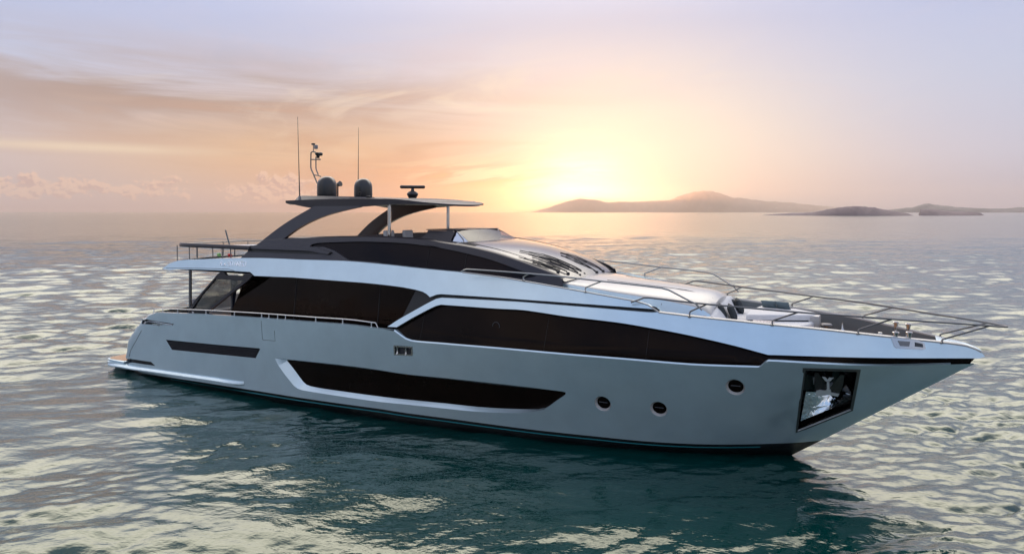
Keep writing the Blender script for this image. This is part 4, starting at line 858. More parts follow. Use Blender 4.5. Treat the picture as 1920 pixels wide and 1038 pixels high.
# side deck and cockpit sole
sd = []
for x in np.linspace(-9.9, 3.0, 20): sd.append([(x, -(S1(x, 1.7) - .15), 1.75), (x, 0, 1.75), (x, S1(x, 1.7) - .15, 1.75)])
part(grid(sd), 'main_deck', 'teak')

# ---------- dark superstructure with its side windows
st_ = clean(D['suptop'])
wl = [(x, z) for x, z in D['wingtop'] if -5.6 < x < 6.45]
lo_edge = [(x, z - .06) for x, z in wl]
so = clean(D['supaft'][:-1] + st_ + [(6.46, 4.0)] + list(reversed(lo_edge)))
sw_ = clean(D['supwin'])
sup = panel(S4, so, [inset(sw_, .004)], 0, .18)
q = lip(S4, inset(sw_, .004) + [inset(sw_, .004)[0]], .06); sup.add(q.v, q.f)
# rounded shoulder of the coaming
sh0 = on(S4, st_)
sh1 = [(x, y + .05, z + .03) for x, y, z in sh0]; sh2 = [(x, y + .14, z + .035) for x, y, z in sh0]
fly_n = [i for i, p in enumerate(sh0) if p[0] < 2.9]
sh3 = [(x, y + .02, z - .5 if x < 2.9 else z - .02) for x, y, z in sh2]
q = grid([sh0, sh1, sh2, sh3]); sup.add(q.v, q.f)
aftw = on(S4, D['supaft'])
q = strip(aftw, [(x, y + .55, z) for x, y, z in aftw]); sup.add(q.v, q.f)
part(sup.both(), 'superstructure', 'dark_paint')
sides(panel(S4, inset(sw_, -.01), (), .055, .25), 'side_window', 'side_glass')
# handrail moulding and black slot on the quarter
hb = clean(D['handband']); up_ = [p for p in hb]
hbp = clean([(x, z) for x, z in D['handband'][:9]] + [(-1.62, 4.70), (-2.2, 4.765), (-3.6, 4.765), (-5.0, 4.765)])
q = panel(S4, hbp, (), -.06, .3); e_ = hbp + hbp[:1]; q2 = lip(S4, e_, .08, 0, -.06); q.add(q2.v, q2.f)
sides(q, 'quarter_moulding', 'dark_paint')
sides(panel(S4, [(-5.06, 4.765), (-3.6, 4.765), (-2.2, 4.765), (-1.65, 4.72), (-1.85, 4.68), (-2.3, 4.665), (-3.6, 4.655), (-5.06, 4.655)], (), -.006, .3), 'quarter_slot', 'black_matt')
# seam lines of the side window
for xx in (2.3, 3.55):
    q = tube(on(S4, [(xx, z) for z in np.linspace(4.42, 4.42 + (.53 if xx < 3 else .42), 6)], .048), .007, 5); sides(q, 'window_seam', 'black_matt')

# ---------- windscreen
ws = [(x, -y, z) for x, y, z in sh2 if x > 2.95]
ws = [(x, y, z - .09 * max(0, (x - 5.7) / .72)) for x, y, z in ws]
def crown(x): return .05 + .07 * max(0, min(1, (x - 3.2) / 1.5)) - .06 * max(0, (x - 5.4) / 1.0)
rows = []
for x, w, z in ws:
    bulge = .10 * max(0, min(1, (x - 3) / 3.2))
    rows.append([(x + bulge * (1 - k * k), w * k, z + crown(x) * (1 - k * k)) for k in np.linspace(-1, 1, 21)])
def ws_at(x, y):
    xs = [p[0] for p in ws]; w = np.interp(x, xs, [p[1] for p in ws]); z = np.interp(x, xs, [p[2] for p in ws])
    k = max(-1, min(1, y / w)); return z + crown(x) * (1 - k * k)
wsn = part(grid(rows), 'windscreen', 'windscreen_glass' if 'windscreen_glass' in MATS else 'black_gloss')
for s in (-1, 1):
    tube([(x, s * w * .86, ws_at(x, w * .86) + .004) for x, w, z in ws], .009, 6).build('pillar_seam', 'black_matt', wsn)
def wiper(px, py, tx, ty):
    """twin-arm wiper lying on the glass from its pivot at the foot to the tip of its blade"""
    P_, T_ = Vector((px, py)), Vector((tx, ty)); dr = (T_ - P_).normalized(); sd_ = Vector((-dr.y, dr.x)) * .06
    def g3(q, d): return (q.x, q.y, ws_at(q.x, q.y) + d)
    ln = lambda t, o: P_ + (T_ - P_) * t + sd_ * o
    a_ = tube([g3(ln(0, 0), .02), g3(ln(.05, 0), .08)] + [g3(ln(t, 0), .075) for t in np.linspace(.12, .66, 6)], .011, 6)
    q = tube([g3(ln(0, 1), .02), g3(ln(.05, 1), .08)] + [g3(ln(t, 1), .075) for t in np.linspace(.12, .62, 6)], .011, 6); a_.add(q.v, q.f)
    pv = lathe([(.04, -.03), (.045, .03), (.03, .06), (.0, .065)], 12, g3(ln(0, .5), .02)); a_.add(pv.v, pv.f)
    bl = tube([g3(ln(t, .5), .035) for t in np.linspace(.22, 1.0, 12)], .013, 6)
    q = tube([g3(ln(t, .5), .08 - .10 * abs(t - .62)) for t in np.linspace(.38, .86, 8)], .010, 6); bl.add(q.v, q.f)
    o = a_.build('wiper', 'black_matt', wsn); bl.build('wiper_blade', 'black_matt', o)
for w_4 in ((6.14, -1.62, 5.05, -1.83), (6.28, -1.28, 5.40, -1.68), (6.40, -.78, 5.20, -1.34), (6.40, -.48, 4.74, -1.22), (6.46, .32, 5.50, -.10), (6.44, .86, 5.32, .24)): wiper(*w_4)

# ---------- flybridge windscreen and helm
def arch(w, x0, z0, bulge, n=17): return [(x0 + bulge * (1 - (y / w) ** 2), y, z0 + .03 * (1 - (y / w) ** 2)) for y in np.linspace(-w, w, n)]
lo_ = arch(1.47, 3.22, 5.09, .12); hi_ = arch(1.2, 2.55, 5.44, .02)
fs_ = grid([lo_, hi_])
fsn = part(fs_, 'helm_windscreen', 'screen_pane')
tube(lo_, .022, 6).build('screen_gasket', 'black_matt', fsn)
tube(hi_, .014, 6).build('screen_edge', 'dark_paint', fsn)
for s in (-1, 1):
    tri = [(3.2, s * 1.47, 5.09), (2.62, s * 1.5, 5.13), (2.60, s * 1.25, 5.40), (2.56, s * 1.2, 5.44)]
    MB().add(tri, [(0, 1, 2, 3)]).build('quarter_light', 'screen_pane', fsn)
    tube([(2.60, s * 1.25, 5.42), (2.95, s * 1.44, 5.2), (3.0, s * 1.47, 5.1)], .014, 6).build('screen_post', 'steel', fsn)
    cw = [(1.28, 5.17), (1.45, 5.24), (1.55, 5.32), (1.6, 5.44), (2.5, 5.44), (2.58, 5.40), (2.55, 5.14), (3.05, 5.1), (3.22, 5.04), (2.7, 5.04), (1.9, 5.12)]
    a = [(x, s * (1.55 - .55 * (z - 5.05)), z) for x, z in cw]; b = [(x, y - s * .10, z) for x, y, z in a]; n = len(a)
    MB().add(a + b, [tuple(range(n)), tuple(range(2 * n - 1, n - 1, -1))] + [(i, (i + 1) % n, n + (i + 1) % n, n + i) for i in range(n)]).build('helm_cowl', 'dark_paint', Y, smooth=False)
part(rbox(1.12, 2.5, .03, .012, 2, (2.02, 0, 5.46)), 'helm_hood', 'dark_paint')
cons = rbox(.5, 2.0, .42, .06, 3, (1.75, 0, 5.2)); part(cons, 'helm_console', 'dark_inner')
fdk = prism([(-4.6, -2.2), (3.2, -1.6), (3.2, 1.6), (-4.6, 2.2)], 4.5, 4.56); part(fdk, 'flybridge_sole', 'teak')
for y, x in ((-.95, -.02), (-.35, .28)):
    m = MB()
    for (wd, dp, hh, xx, zz, rt) in ((.52, .5, .14, .0, 4.98, 0), (.46, .12, .62, -.22, 5.1, -.10), (.34, .10, .2, -.27, 5.27, -.15)):
        q = rbox(dp, wd, hh, .045, 3, (x + xx, y, zz), (0, rt, 0)); m.add(q.v, q.f)
    s_ = part(m, 'helm_seat', 'cushion_white')
    lathe([(.16, 0), (.05, .04), (.05, .4), (.2, .42)], 14, (x, y, 4.56)).build('seat_pedestal', 'steel', s_)

# ---------- hardtop: roof, side legs, poles
zt_f = _spl([p[0] for p in D['httop'][::3]], [p[1] for p in D['httop'][::3]])
zb_f = _spl([p[0] for p in D['htbot'][::3]], [p[1] for p in D['htbot'][::3]])
def ztop(x): return zt_f(x) if x < .3 else 6.41 - .057 * (x - .3) ** 2
top, bot = [], []
for s_ in np.concatenate([np.linspace(0, .72, 20), np.linspace(.75, 1, 14)]):
    rt, rb = [], []
    for k in np.linspace(-1, 1, 25):
        xf = 2.12 - .30 * abs(k) ** 2.5                    # the fore edge bows forward
        x = -3.8 + s_ * (xf + 3.8)
        w = 2.03 - .12 * max(0, x + .5) / 2.5
        r_ = 1.82 - x; e = max(0, .55 - r_) if r_ < .55 else 0
        w -= .55 - math.sqrt(max(0, .55 ** 2 - min(e, .55) ** 2))
        zt_ = ztop(x) + .045 * (1 - k * k) * (1 - .6 * max(0, x) / 2)
        zb_ = min(zb_f(min(x, .9)), ztop(x) - .05) if abs(k) > .93 else min(6.25, ztop(x) - .045)
        if x > .9: zb_ = max(zb_, ztop(x) - .17 + .12 * (x - .9) / 1.2)
        rt.append((x, w * k, zt_)); rb.append((x, w * k, zb_))
    top.append(rt); bot.append(rb)
ht = grid(top); q = grid(bot); ht.add(q.v, q.f); q = strip(top[0], bot[0]); ht.add(q.v, q.f); q = strip(top[-1], bot[-1]); ht.add(q.v, q.f)
for k in (0, -1):
    q = strip([r_[k] for r_ in top], [r_[k] for r_ in bot]); ht.add(q.v, q.f)
hard = part(ht, 'hardtop', 'dark_paint', angle=40)
for s in (-1, 1):
    o_ = clean(D['htleg']); cv, ce, cf, *_ = delaunay_2d_cdt([Vector(p) for p in o_], [(i, (i + 1) % len(o_)) for i in range(len(o_))], [], 1, 1e-5)
    def SLg(x, z): return 2.37 - .3 * (z - 5.06)
    a = [(p.x, s * SLg(p.x, p.y), p.y) for p in cv]; b = [(p.x, s * (SLg(p.x, p.y) - .13), p.y) for p in cv]; n = len(a); ni = len(o_)
    m = MB().add(a + b, [tuple(f) for f in cf] + [tuple(i + n for i in reversed(f)) for f in cf] + [(i, (i + 1) % ni, n + (i + 1) % ni, n + i) for i in range(ni)])
    m.build('arch_leg', 'dark_paint', hard, angle=30)
    tube([(.3, s * 1.6, 4.9), (.3, s * 1.6, 6.27)], .055, 14).build('roof_pole', 'chrome', hard)
    for xx in (1.6, 2.3, 2.9):   # folding fabric slats' seams on the forward roof
        pass
for x in (.75, 1.25, 1.7):
    w = 1.88 if x < 1.6 else 1.6
    tube([(x, w * k, ztop(x) + .045 * (1 - k * k) * (1 - .6 * x / 2) + .003) for k in np.linspace(-1, 1, 15)], .013, 6).build('roof_batten', 'steel', hard)
pl_ = [(-3.95, -1.3), (-3.6, -1.42), (-1.6, -1.3), (-1.0, -.8), (-.9, 0)]
pl_ = pl_ + [(x, -y) for x, y in reversed(pl_[:-1])]
b_ = [(x, y, 6.40) for x, y in inset(pl_, -.12)]; t_ = [(x, y, 6.56 - .07 * max(0, (x + 3.2) / 2.3)) for x, y in pl_]
n = len(pl_)
MB().add(b_ + t_, [(i, (i + 1) % n, n + (i + 1) % n, n + i) for i in range(n)] + [tuple(n + i for i in range(n))]).build('mast_plinth', 'dark_paint', hard, angle=20)
for y in (-.92, .92):
    dm = lathe([(.29, -.03), (.325, .0), (.33, .03), (.335, .06), (.335, .33), (.325, .42), (.295, .51), (.24, .59), (.16, .645), (.08, .668), (.0, .672)], 36, (-3.01, y, 6.56))
    d_ = part(dm, 'satellite_dome', 'dome_paint', angle=60)
    lathe([(.30, 0), (.34, .0), (.342, .035), (.30, .035)], 36, (-3.01, y, 6.525)).build('dome_base', 'black_matt', d_)
rd = lathe([(.10, 0), (.13, .02), (.185, .12), (.19, .16), (.15, .22), (.07, .25), (.05, .30), (.05, .34)], 24, (-.03, 0, 6.45))
r_ = part(rd, 'radar', 'dome_paint', angle=50)
bar = rbox(.13, .84, .11, .05, 4, (0, 0, 0)); bar.move((-.03, 0, 6.84), (0, .0, rad(-52))); bar.build('radar_bar', 'dome_paint', r_)
for i, k in enumerate(('ant0', 'ant1')):
    a, b = Vector(D[k][0]), Vector(D[k][1]); 
    an_ = part(tube([a + (b - a) * t for t in (0, .25, .6, 1)], [.022, .016, .011, .006], 8), 'whip_antenna', 'gelcoat' if 0 else 'dome_paint')
    lathe([(.05, -.04), (.045, .06), (.025, .1)], 12, a).build('antenna_base', 'steel', an_)
mst = part(tube(bend(D['mast_l'], .08), .024, 8), 'light_mast', 'steel')
tube(bend(D['mast_r'], .08), .022, 8).build('mast_strut', 'steel', mst)
tube(D['mast_bar'], .024, 8).build('mast_shelf', 'steel', mst); tube(D['mast_link'], .022, 8).build('mast_strut', 'steel', mst); tube(D['mast_top'], .016, 8).build('mast_staff', 'steel', mst)
mp_ = [Vector(p) for p in D['mast_pts']]
lathe([(.0, -.03), (.07, -.03), (.07, .03), (.0, .03)], 12, mp_[0]).build('masthead_cap', 'dome_paint', mst)
rbox(.12, .10, .15, .02, 2, mp_[1]).build('navigation_light', 'grey_screen', mst)
m = lathe([(.05, -.10), (.06, -.02), (.11, .05), (.13, .09), (.10, .11)], 14, mp_[2]); q = rbox(.3, .14, .13, .05, 3, mp_[3]); m.add(q.v, q.f); m.build('searchlight', 'dome_paint', mst)
part(lathe([(.02, -.02), (.02, .08), (.05, .14), (.05, .18), (.0, .19)], 12, (-2.35, .0, 6.52)), 'anchor_light', 'dome_paint')
part(rbox(.12, .12, .08, .02, 2, (-.9, -1.2, 6.49)), 'gps_puck', 'black_matt')
hn_ = part(lathe([(.0, -.14), (.04, -.14), (.09, .08), (.10, .12), (0, .12)], 14, (-3.514, .15, 6.994), (0, rad(75), 0)), 'horn', 'dome_paint')
tube([(-3.534, .15, 6.45), (-3.534, .15, 6.974)], .03, 8).build('horn_bracket', 'dome_paint', hn_)

# ---------- rails
def rail_side(name, main, stans, r, rm='steel'):
    m = tube(main, r, 10)
    for s in (0, 1):
        o = (m if s == 0 else m.mirrored()).build(name, rm, Y)
        for b in stans:
            q = tube(bend(b, .09), r * .92, 8); k = lathe([(r * 2.1, -.01), (r * 2.1, .012), (r * 1.2, .02)], 12, b[0]); q.add(k.v, k.f)
            (q if s == 0 else q.mirrored()).build('stanchion', rm, o)
lr = D['lowrail'][:-1] + [[16.13, -.09, 3.507], [16.2, 0, 3.50]]
rail_side('bow_rail', lr, D['stan'], .021)
rail_side('side_rail', D['uprail'][:-1], D['ustan'], .021, 'half_lit_steel')
br = [(x, z + .13) for x, z in D['bulwtop'] if x < 1.2]
brp = on(S1, br, .07); brp = [(brp[0][0] + .12, brp[0][1], brp[0][2] - .12)] + [(x, -(S1(x, min(z - .13, 2.4)) - .07) , z) for (x, _, z) in brp] + [(br[-1][0] + .02, -(S1(-9.3, 2.3) - .07), br[-1][1] - .12)]
bs_ = []
for x in (-9.0, -8.1, -6.5, -5.0, -3.68, -3.35, -2.95, -2.6, -1.3, -.2, .9):
    z = np.interp(x, [p[0] for p in reversed(D['bulwtop'])], [p[1] for p in reversed(D['bulwtop'])]); y = -(S1(x, z) - .07); bs_.append([(x, y, z), (x, y, z + .065), (x, y, z + .13)])
rail_side('bulwark_rail', brp, bs_, .016, 'lit_steel')
# aft flybridge rail: broad dark top on thin posts
fr = [(-4.95, -2.45, 4.79), (-7.0, -2.42, 4.80), (-8.6, -2.36, 4.80), (-9.1, -2.2, 4.80), (-9.45, -1.7, 4.80), (-9.6, -.8, 4.80), (-9.62, 0, 4.80)]
fr = fr + [(x, -y, z) for x, y, z in reversed(fr[:-1])]
frb = bend(fr, .35, 6); m = MB(); rows = []
for i, p in enumerate(frb):
    a = Vector(frb[max(0, i - 1)]); b = Vector(frb[min(len(frb) - 1, i + 1)]); t = (b - a).normalized(); nn = Vector((-t.y, t.x, 0))
    prof_ = [(-.09, -.075), (-.11, 0), (-.08, .065), (.08, .065), (.11, 0), (.09, -.075)]
    rows.append([Vector(p) + nn * u + Vector((0, 0, v)) for u, v in prof_ + prof_[:1]])
# only the starboard run and the stern carry the broad top; the port run is a slim tube
half = next(i for i, p in enumerate(frb) if p[1] > -2.0)
m = grid(rows[:half + 1])
fa = part(m, 'sun_deck_rail', 'dark_paint', angle=50)
for p in (-9.05, -8.35, -7.9, -7.05, -6.55, -6.1, -5.2):
    zz = wtop(p) - .03; tube([(p, -2.38, zz), (p - .02, -2.38, 4.77)], .018, 8).build('rail_post', 'steel', fa)
tube([tuple(p) for p in frb[half - 1:] if p[1] < 2.2], .022, 8).build('stern_rail', 'steel', fa)
for y in (-1.2, 0, 1.2):
    tube([(-9.58, y, 4.25), (-9.58, y, 4.77)], .018, 8).build('rail_post', 'steel', fa)
pr = [(-9.3, 2.1, 4.86), (-8.4, 2.42, 4.88), (-6.9, 2.45, 4.9), (-5.0, 2.45, 4.92)]
p_ = part(tube(bend(pr, .3), .024, 8), 'port_deck_rail', 'steel')
tube(bend([(x, y, z - .22) for x, y, z in pr], .3), .016, 8).build('mid_rail', 'steel', p_)
for x in (-9.0, -8.2, -7.4, -6.6, -5.8, -5.1): tube([(x, 2.4, 4.3), (x, 2.43, 4.87)], .017, 8).build('rail_post', 'steel', p_)

# ---------- coachroof and foredeck
ct = [p for p in D['coachtop'] if p[0] < 9.95]
def cw_(x): return 1.77 - .12 * max(0, x - 7)
rows = []
for x, z in [(5.95, ct[0][1] + .01)] + ct[::2] + [(9.98, 3.62)]:
    w = cw_(x); cr_ = .10 + .16 * max(0, min(1, (x - 6) / 4)); wb_ = w + .10; rw = [(x, -wb_, 3.42), (x, -w - .03, z - .08), (x, -w - .008, z - .02)]
    for k in np.linspace(-.985, .985, 17): rw.append((x, w * k, z + cr_ * (1 - k * k)))
    rw += [(x, w + .008, z - .02), (x, w + .03, z - .08), (x, wb_, 3.42)]; rows.append(rw)
ed_ = rows[-1]; rows.append([(10.12, y * .97, max(3.3, z - .10)) for x, y, z in ed_]); rows.append([(10.22, y * .95, 3.25) for x, y, z in ed_])
# side walls painted, top in white gelcoat
N_ = len(rows[0])
wall = grid([r_[:3] for r_ in rows]); q = grid([r_[-3:] for r_ in rows]); wall.add(q.v, q.f)
cabin = part(wall, 'coachroof', 'silver_paint', angle=40)
grid([r_[2:-2] for r_ in rows]).build('coachroof_top', 'gelcoat', cabin, angle=40)
def ctop(x, k):
    z = np.interp(x, [p[0] for p in ct], [p[1] for p in ct]); cr_ = .10 + .16 * max(0, min(1, (x - 6) / 4)); return (x, cw_(x) * k, z + cr_ * (1 - k * k) + .002)
tube([ctop(x, -.42 + (x - 7.2) * .02) for x in np.linspace(7.2, 9.9, 14)], .007, 5).build('deck_seam', 'dark_inner', cabin)
tube([ctop(x, .42) for x in np.linspace(7.2, 9.9, 14)], .007, 5).build('deck_seam', 'dark_inner', cabin)
tube([(8.95, -cw_(8.95) - .055, 3.46), (8.97, -cw_(8.97) - .034, 3.72)], .007, 5).build('wall_seam', 'dark_inner', cabin)
# side decks, forward well
sd = []
for x in np.linspace(3.3, 10.05, 20):
    w = S2(x, 3.5) - .10; sd.append([(x, -w, 3.47), (x, -w * .5, 3.47), (x, 0, 3.47), (x, w * .5, 3.47), (x, w, 3.47)])
part(grid(sd), 'side_deck', 'teak_grey' if 'teak_grey' in MATS else 'teak')
fd = []
for x in np.linspace(10.05, 15.0, 18):
    w = max(.05, S2(x, 3.2) - .07); fd.append([(x, w * k, DECK + .01) for k in np.linspace(-1, 1, 5)])
part(grid(fd), 'foredeck', 'teak')
q = grid([[(10.05, y, 3.47), (10.05, y, DECK)] for y in np.linspace(-2.0, 2.0, 5)]); part(q, 'deck_step', 'gelcoat')

# ---------- bow lounge
pad = [(10.12, -1.86), (10.9, -1.66), (11.5, -1.42), (12.0, -.95), (12.26, -.42), (12.32, 0), (12.26, .42), (12.0, .95), (11.5, 1.42), (10.9, 1.66), (10.12, 1.86)]
lb = part(prism(inset(pad, .03), DECK, 3.14), 'bow_lounge', 'gelcoat', angle=30)
prism(pad, 3.14, 3.30, .05, 3).build('sunpad', 'cushion_white', lb, angle=40)
blk = [(10.85, -.72), (12.1, -.10), (12.32, .05), (12.34, .5), (11.8, 1.0), (10.9, 1.15), (10.75, .2)]
prism(inset(blk, .03), 3.295, 3.335).build('seat_gap_shade', 'black_matt', lb)  # black strip: shade under the block put into its colour
prism(blk, 3.335, 3.47, .045, 3).build('seat_block', 'cushion_white', lb, angle=40)
prism([(12.2, -.02), (12.44, .05), (12.44, .45), (12.25, .55)], 3.1, 3.44, .03).build('seat_end', 'gelcoat', lb, angle=40)
rows = []
for k in np.linspace(-1, 1, 17):
    y = 1.42 * k; zz = 3.46 + .20 * (1 - k * k) + .13 * math.exp(-((k - .45) / .3) ** 2)
    rows.append([(10.42, y, 3.28), (10.25, y, zz - .06), (10.19, y, zz), (10.08, y, zz - .01), (10.02, y, 3.3)])
grid(rows).build('backrest', 'cushion_white', lb, angle=50)
tube([(10.06, -1.5, 3.42), (10.26, -1.52, 3.30)], .012, 6).build('piping', 'dark_inner', lb)
# deck gear
cap_ = part(lathe([(.07, 0), (.06, .06), (.05, .3), (.06, .36), (.13, .37), (.14, .40), (.12, .43), (0, .44)], 20, (12.6, 0, DECK)), 'capstan', 'steel')
wd = rbox(.35, .3, .16, .04, 3, (12.95, .05, DECK + .09)); q = lathe([(.09, 0), (.1, .1), (.06, .14), (.05, .2), (.02, .24), (.015, .36), (0, .36)], 16, (12.95, .05, DECK + .1)); wd.add(q.v, q.f)
part(wd, 'windlass', 'chrome', angle=40)
part(rbox(.10, .06, .26, .02, 2, (13.75, -.35, DECK + .14)), 'deck_cleat', 'chrome'); part(rbox(.1, .06, .26, .02, 2, (13.75, .35, DECK + .14)), 'deck_cleat', 'chrome')
part(lathe([(.10, 0), (.09, .02), (.05, .05), (.05, .16), (.09, .18), (.09, .21), (0, .22)], 16, (14.2, 0, DECK)), 'deck_vent', 'dome_paint')
# polished bow fairleads: plate let into the bulwark with a pair of horned posts
plate = curve_bow = [(13.98, 3.24), (14.50, 3.17), (14.63, 3.10), (14.66, 2.98), (14.60, 2.96), (14.10, 2.99), (14.05, 3.03)]
bf = panel(S2, plate, (), -.010, .3); e_ = plate + plate[:1]; q = lip(S2, e_, .02, 0, -.010); bf.add(q.v, q.f)
inn_ = panel(S2, [(14.45, 3.12), (14.60, 3.08), (14.61, 3.01), (14.45, 3.03)], (), -.016, .3)
inn2 = panel(S2, [(14.12, 3.15), (14.36, 3.13), (14.34, 3.03), (14.17, 3.04)], (), -.016, .3)
pa_ = MB()
for x in (14.08, 14.34):
    y = -S2(x, 3.2) + .07; q = lathe([(.075, -.22), (.045, -.12), (.04, -.02), (.05, .06), (.075, .10), (.06, .115)], 14, (x, y, 3.22)); pa_.add(q.v, q.f)
for f in (lambda q: q, lambda q: q.mirrored()):
    p_ = f(bf).build('bow_fairlead', 'chrome', Y, angle=20); f(inn_).build('chock_recess', 'dark_inner', p_); f(inn2).build('chock_face', 'steel', p_); f(pa_).build('fairlead_post', 'chrome', p_)

# ---------- cockpit
def blade(pts, y, th):
    n = len(pts); return MB().add([(x, y, z) for x, z in pts] + [(x, y + th, z) for x, z in pts], [tuple(range(n)), tuple(range(2 * n - 1, n - 1, -1))] + [(i, (i + 1) % n, n + (i + 1) % n, n + i) for i in range(n)])
bo = D['buttress']; bg_ = D['buttglass']
cv, ce, cf, *_ = delaunay_2d_cdt([Vector(p) for p in bo + bg_], [(i, (i + 1) % len(bo)) for i in range(len(bo))] + [(len(bo) + i, len(bo) + (i + 1) % len(bg_)) for i in range(len(bg_))], [], 0, 1e-5)
cx = np.array([sum(cv[i].x for i in f) / 3 for f in cf]); cz = np.array([sum(cv[i].y for i in f) / 3 for f in cf])
ok = inside(cx, cz, bo) & ~inside(cx, cz, bg_)
n = len(cv); no, ng = len(bo), len(bg_)
a = [(p.x, -2.75, p.y) for p in cv]; b = [(p.x, -2.66, p.y) for p in cv]
bt_ = MB().add(a + b, [tuple(f) for f, k in zip(cf, ok) if k] + [tuple(n + i for i in reversed(f)) for f, k in zip(cf, ok) if k] + [(i, (i + 1) % no, n + (i + 1) % no, n + i) for i in range(no)] + [(no + i, no + (i + 1) % ng, n + no + (i + 1) % ng, n + no + i) for i in range(ng)])
ft = blade([(-7.7, 2.52), (-6.9, 2.52), (-6.85, 2.40), (-7.55, 2.40)], -2.74, .07)
pn = blade(inset([tuple(p) for p in bg_], -.01), -2.715, .012)
for f in (lambda q: q, lambda q: q.mirrored()):
    p_ = f(bt_).build('buttress', 'dark_paint', Y, smooth=False); f(pn).build('buttress_pane', 'smoked_pane', p_, smooth=False); f(ft).build('buttress_foot', 'black_matt', p_, smooth=False)
for s in (-1, 1): part(tube([(-8.35, s * 2.35, 1.75), (-8.35, s * 2.35, 3.93)], .055, 14), 'roof_post', 'steel')
part(rbox(.7, 3.4, .5, .08, 3, (-8.95, 0, 2.0)), 'cockpit_sofa', 'cushion_white'); part(rbox(.22, 3.4, .5, .08, 3, (-9.3, 0, 2.45)), 'sofa_back', 'cushion_white')
part(rbox(.75, .55, .82, .03, 3, (-6.9, 2.1, 2.2)), 'wet_bar', 'off_white')
part(rbox(.65, .9, .8, .03, 3, (-6.55, 1.0, 2.2)), 'cockpit_cabinet', 'off_white')
hr = [(-9.45, 2.5, 2.35), (-9.25, 2.5, 2.72), (-8.6, 2.55, 2.78), (-7.7, 2.6, 2.86), (-7.0, 2.6, 2.9)]
p_ = part(tube(bend(hr, .15), .03, 8), 'cockpit_rail', 'steel'); tube([(-8.6, 2.55, 2.3), (-8.6, 2.55, 2.77)], .022, 8).build('rail_post', 'steel', p_)
part(tube([(-5.92, -2.51, 1.75), (-5.9, -2.5, 3.2)], .02, 8), 'door_post', 'steel')
rows = []
for i in range(15):   # gathered curtain, tied in at the waist
    t = i / 14; row = []
    for z, w in ((1.8, .30), (2.3, .20), (2.55, .13), (2.8, .15), (3.2, .24), (3.8, .34)):
        row.append((-6.02 - .05 * math.sin(i * 2.4), -2.40 + w * (t - .2), z))
    rows.append(row)
part(grid(rows), 'curtain', 'curtain')
# ---------- lettering on the overhang, both sides
def stroke(pts, r=.009): return [(p[0], p[1]) for p in pts]
GL = {'R': [[(0, 0), (.15, .95), (.55, 1.0), (.62, .72), (.2, .52)], [(.3, .52), (.7, 0), (.85, .08)]],
      'i': [[(0, .4), (.06, .02), (.2, .1)]], 'v': [[(0, .42), (.1, .02), (.28, .42), (.4, .36)]],
      'a': [[(.34, .36), (.15, .42), (.02, .2), (.12, .02), (.3, .2), (.36, .4), (.34, .05), (.5, .08)]],
      '9': [[(.78, .5), (.05, .5), (0, .6), (0, .9), (.08, 1), (.72, 1), (.8, .9), (.8, .1), (.72, 0), (.05, 0)]],
      '0': [[(.08, 0), (0, .1), (0, .9), (.08, 1), (.72, 1), (.8, .9), (.8, .1), (.72, 0), (.08, 0)]],
      'A': [[(0, 0), (0, .85), (.12, 1), (.7, 1), (.8, .9), (.8, 0)], [(0, .45), (.8, .45)]],
      'G': [[(.8, 1), (.1, 1), (0, .9), (0, .1), (.1, 0), (.8, 0), (.8, .5), (.4, .5)]],
      'r': [[(0, 0), (0, 1), (.7, 1), (.8, .9), (.8, .55), (.7, .45), (0, .45)], [(.4, .45), (.8, 0)]]}
def write(seq, x0, z0, hgt, slope):
    m = MB(); x = x0
    for ch, adv in seq:
        for stp in GL.get(ch, []):
            pts = [(x + px * hgt * 1.0, z0 + pz * hgt + slope * (x - x0)) for px, pz in stp]
            q = tube(on(S2, pts, -.004), .013, 5); m.add(q.v, q.f)
        x += adv * hgt
    return m
seq = [('R', .95), ('i', .32), ('v', .42), ('a', .9), ('9', 1.0), ('0', 1.5), ('A', 1.0), ('r', 1.0), ('G', 1.0), ('0', 1.0)]
tx = write(seq, -6.22, 4.165, .145, .02)
part(tx, 'lettering', 'lettering')
# on the port side the same words run the other way, so that they read from outside
tp = MB()
q = write(seq, 0, 4.165, .145, 0)
tp.add([(-5.02 - x, -(y), z) for x, y, z in [(x, -S2(-5.0, z) - .004, z) for x, y, z in q.v]], [tuple(reversed(f)) for f in q.f])
part(tp, 'lettering', 'lettering')

# ================================================================== loose things aboard (top-level)
yM = Matrix.Translation(yacht.location) @ Matrix.Rotation(-TH, 4, 'Z')
def aboard(x, y, z): return yM @ Vector((x, y, z))
def pillow_mesh(w, h, t):
    m = MB(); n = 12; vs_ = []; 
    for side in (1, -1):
        for i in range(n + 1):
            for j in range(n + 1):
                u, v = 2 * i / n - 1, 2 * j / n - 1; b = (1 - u ** 4) * (1 - v ** 4); pin_ = 1 - .10 * (u * u * (1 - 0) * (1 - v * v)) - .0
                vs_.append((side * t / 2 * b ** .6, u * w / 2 * (1 - .09 * (1 - v * v)), v * h / 2 * (1 - .09 * (1 - u * u))))
    f = []
    for s in (0, 1):
        k = s * (n + 1) ** 2
        for i in range(n):
            for j in range(n):
                q = (k + i * (n + 1) + j, k + (i + 1) * (n + 1) + j, k + (i + 1) * (n + 1) + j + 1, k + i * (n + 1) + j + 1); f.append(q if s == 0 else tuple(reversed(q)))
    return m.add(vs_, f)
PL = [(10.24, -.60, 3.47, 'dark grey pillow nearest the camera, leaning on the white bow backrest', 12),
      (10.47, -.50, 3.47, 'dark grey pillow second from the starboard rail, overlapping its neighbour on the sunpad', 16),
      (10.25, .62, 3.50, 'dark grey pillow half hidden behind the port pillow against the white backrest', 8),
      (10.42, .66, 3.49, 'dark grey pillow farthest to port, beside the grey inner bulwark', 14)]
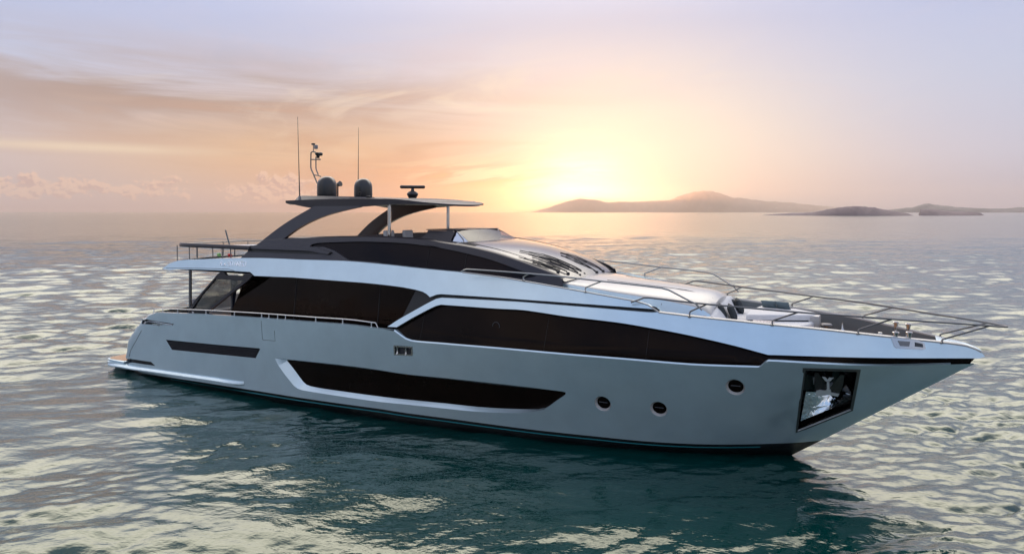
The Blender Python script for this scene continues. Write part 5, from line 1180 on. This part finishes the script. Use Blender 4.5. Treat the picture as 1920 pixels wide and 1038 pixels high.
for x, y, z, lb_, a in PL:
    o = pillow_mesh(.44, .42, .18).build('pillow', 'cushion_grey'); o.location = aboard(x, y, z); o.rotation_euler = (rad(2), rad(-22), -TH + rad(a))
    tag(o, lb_, 'pillow', 'dark pillows on the bow sunpad')
for x, y, z, lb_, a in ((11.15, .80, 3.56, 'pale blue-grey pillow on the raised white bow seat, aft of its pair', 80), (11.5, .75, 3.56, 'pale blue-grey pillow on the raised white bow seat, forward of its pair', 70)):
    o = pillow_mesh(.40, .24, .12).build('pillow', 'cushion_pale'); o.location = aboard(x, y, z); o.rotation_euler = (0, rad(-35), -TH + rad(a))
    tag(o, lb_, 'pillow', 'pale pillows on the raised bow seat')
o = rbox(.5, .3, .07, .03, 3).build('folded_towel', 'patterned_cloth'); o.location = aboard(11.3, -.98, 3.34); o.rotation_euler = (0, 0, -TH + rad(8))
tag(o, 'brown and white patterned folded towel lying on the white bow sunpad', 'towel')
# sun lounger on the aft sun deck with rolled towels under it
lg = empty('sun_lounger', aboard(-8.3, .1, 4.3), -TH + rad(52)); tag(lg, 'white sun lounger with raised slim back on the aft upper deck', 'sun lounger')
rbox(1.5, .6, .09, .035, 3, (.25, 0, .36)).build('mattress', 'cushion_white', lg)
rbox(1.5, .55, .05, .01, 2, (.25, 0, .285)).build('frame', 'dome_paint', lg)
for x in (-.45, .95):
    for y in (-.24, .24): tube([(x, y, 0), (x, y, .28)], .02, 8).build('leg', 'steel', lg)
rbox(.045, .5, .70, .02, 3, (-.70, 0, .66), (0, rad(-14), 0)).build('backrest', 'cushion_pale', lg)
for (x, y, z, mt, nm, lb_) in ((-7.15, -1.6, 4.42, 'red_cloth', 'rolled_towel', 'red rolled towel on the upper deck beneath the lounger'), (-7.75, -1.6, 4.42, 'green_cloth', 'rolled_towel', 'pale green rolled towel on the upper deck beneath the lounger')):
    o = lathe([(.0, -.15), (.06, -.15), (.065, 0), (.06, .15), (0, .15)], 16).build(nm, mt); o.location = aboard(x, y, z); o.rotation_euler = (rad(90), 0, -TH + rad(60))
    tag(o, lb_, 'towel')

# ================================================================== haze
hz = rbox(58000, 58000, 960, 0).build('haze', 'off_white'); hz.location = (0, 0, 478); tag(hz, kind='stuff')
hm = bpy.data.materials.new('haze_air'); hm.use_nodes = True; ht_ = hm.node_tree; ht_.nodes.clear()
pv = ht_.nodes.new('ShaderNodeVolumePrincipled'); pv.inputs['Color'].default_value = (1, .90, .80, 1); pv.inputs['Density'].default_value = 3.6e-5; pv.inputs['Anisotropy'].default_value = .9
ho = ht_.nodes.new('ShaderNodeOutputMaterial'); ht_.links.new(pv.outputs[0], ho.inputs['Volume'])
hz.data.materials.clear(); hz.data.materials.append(hm)
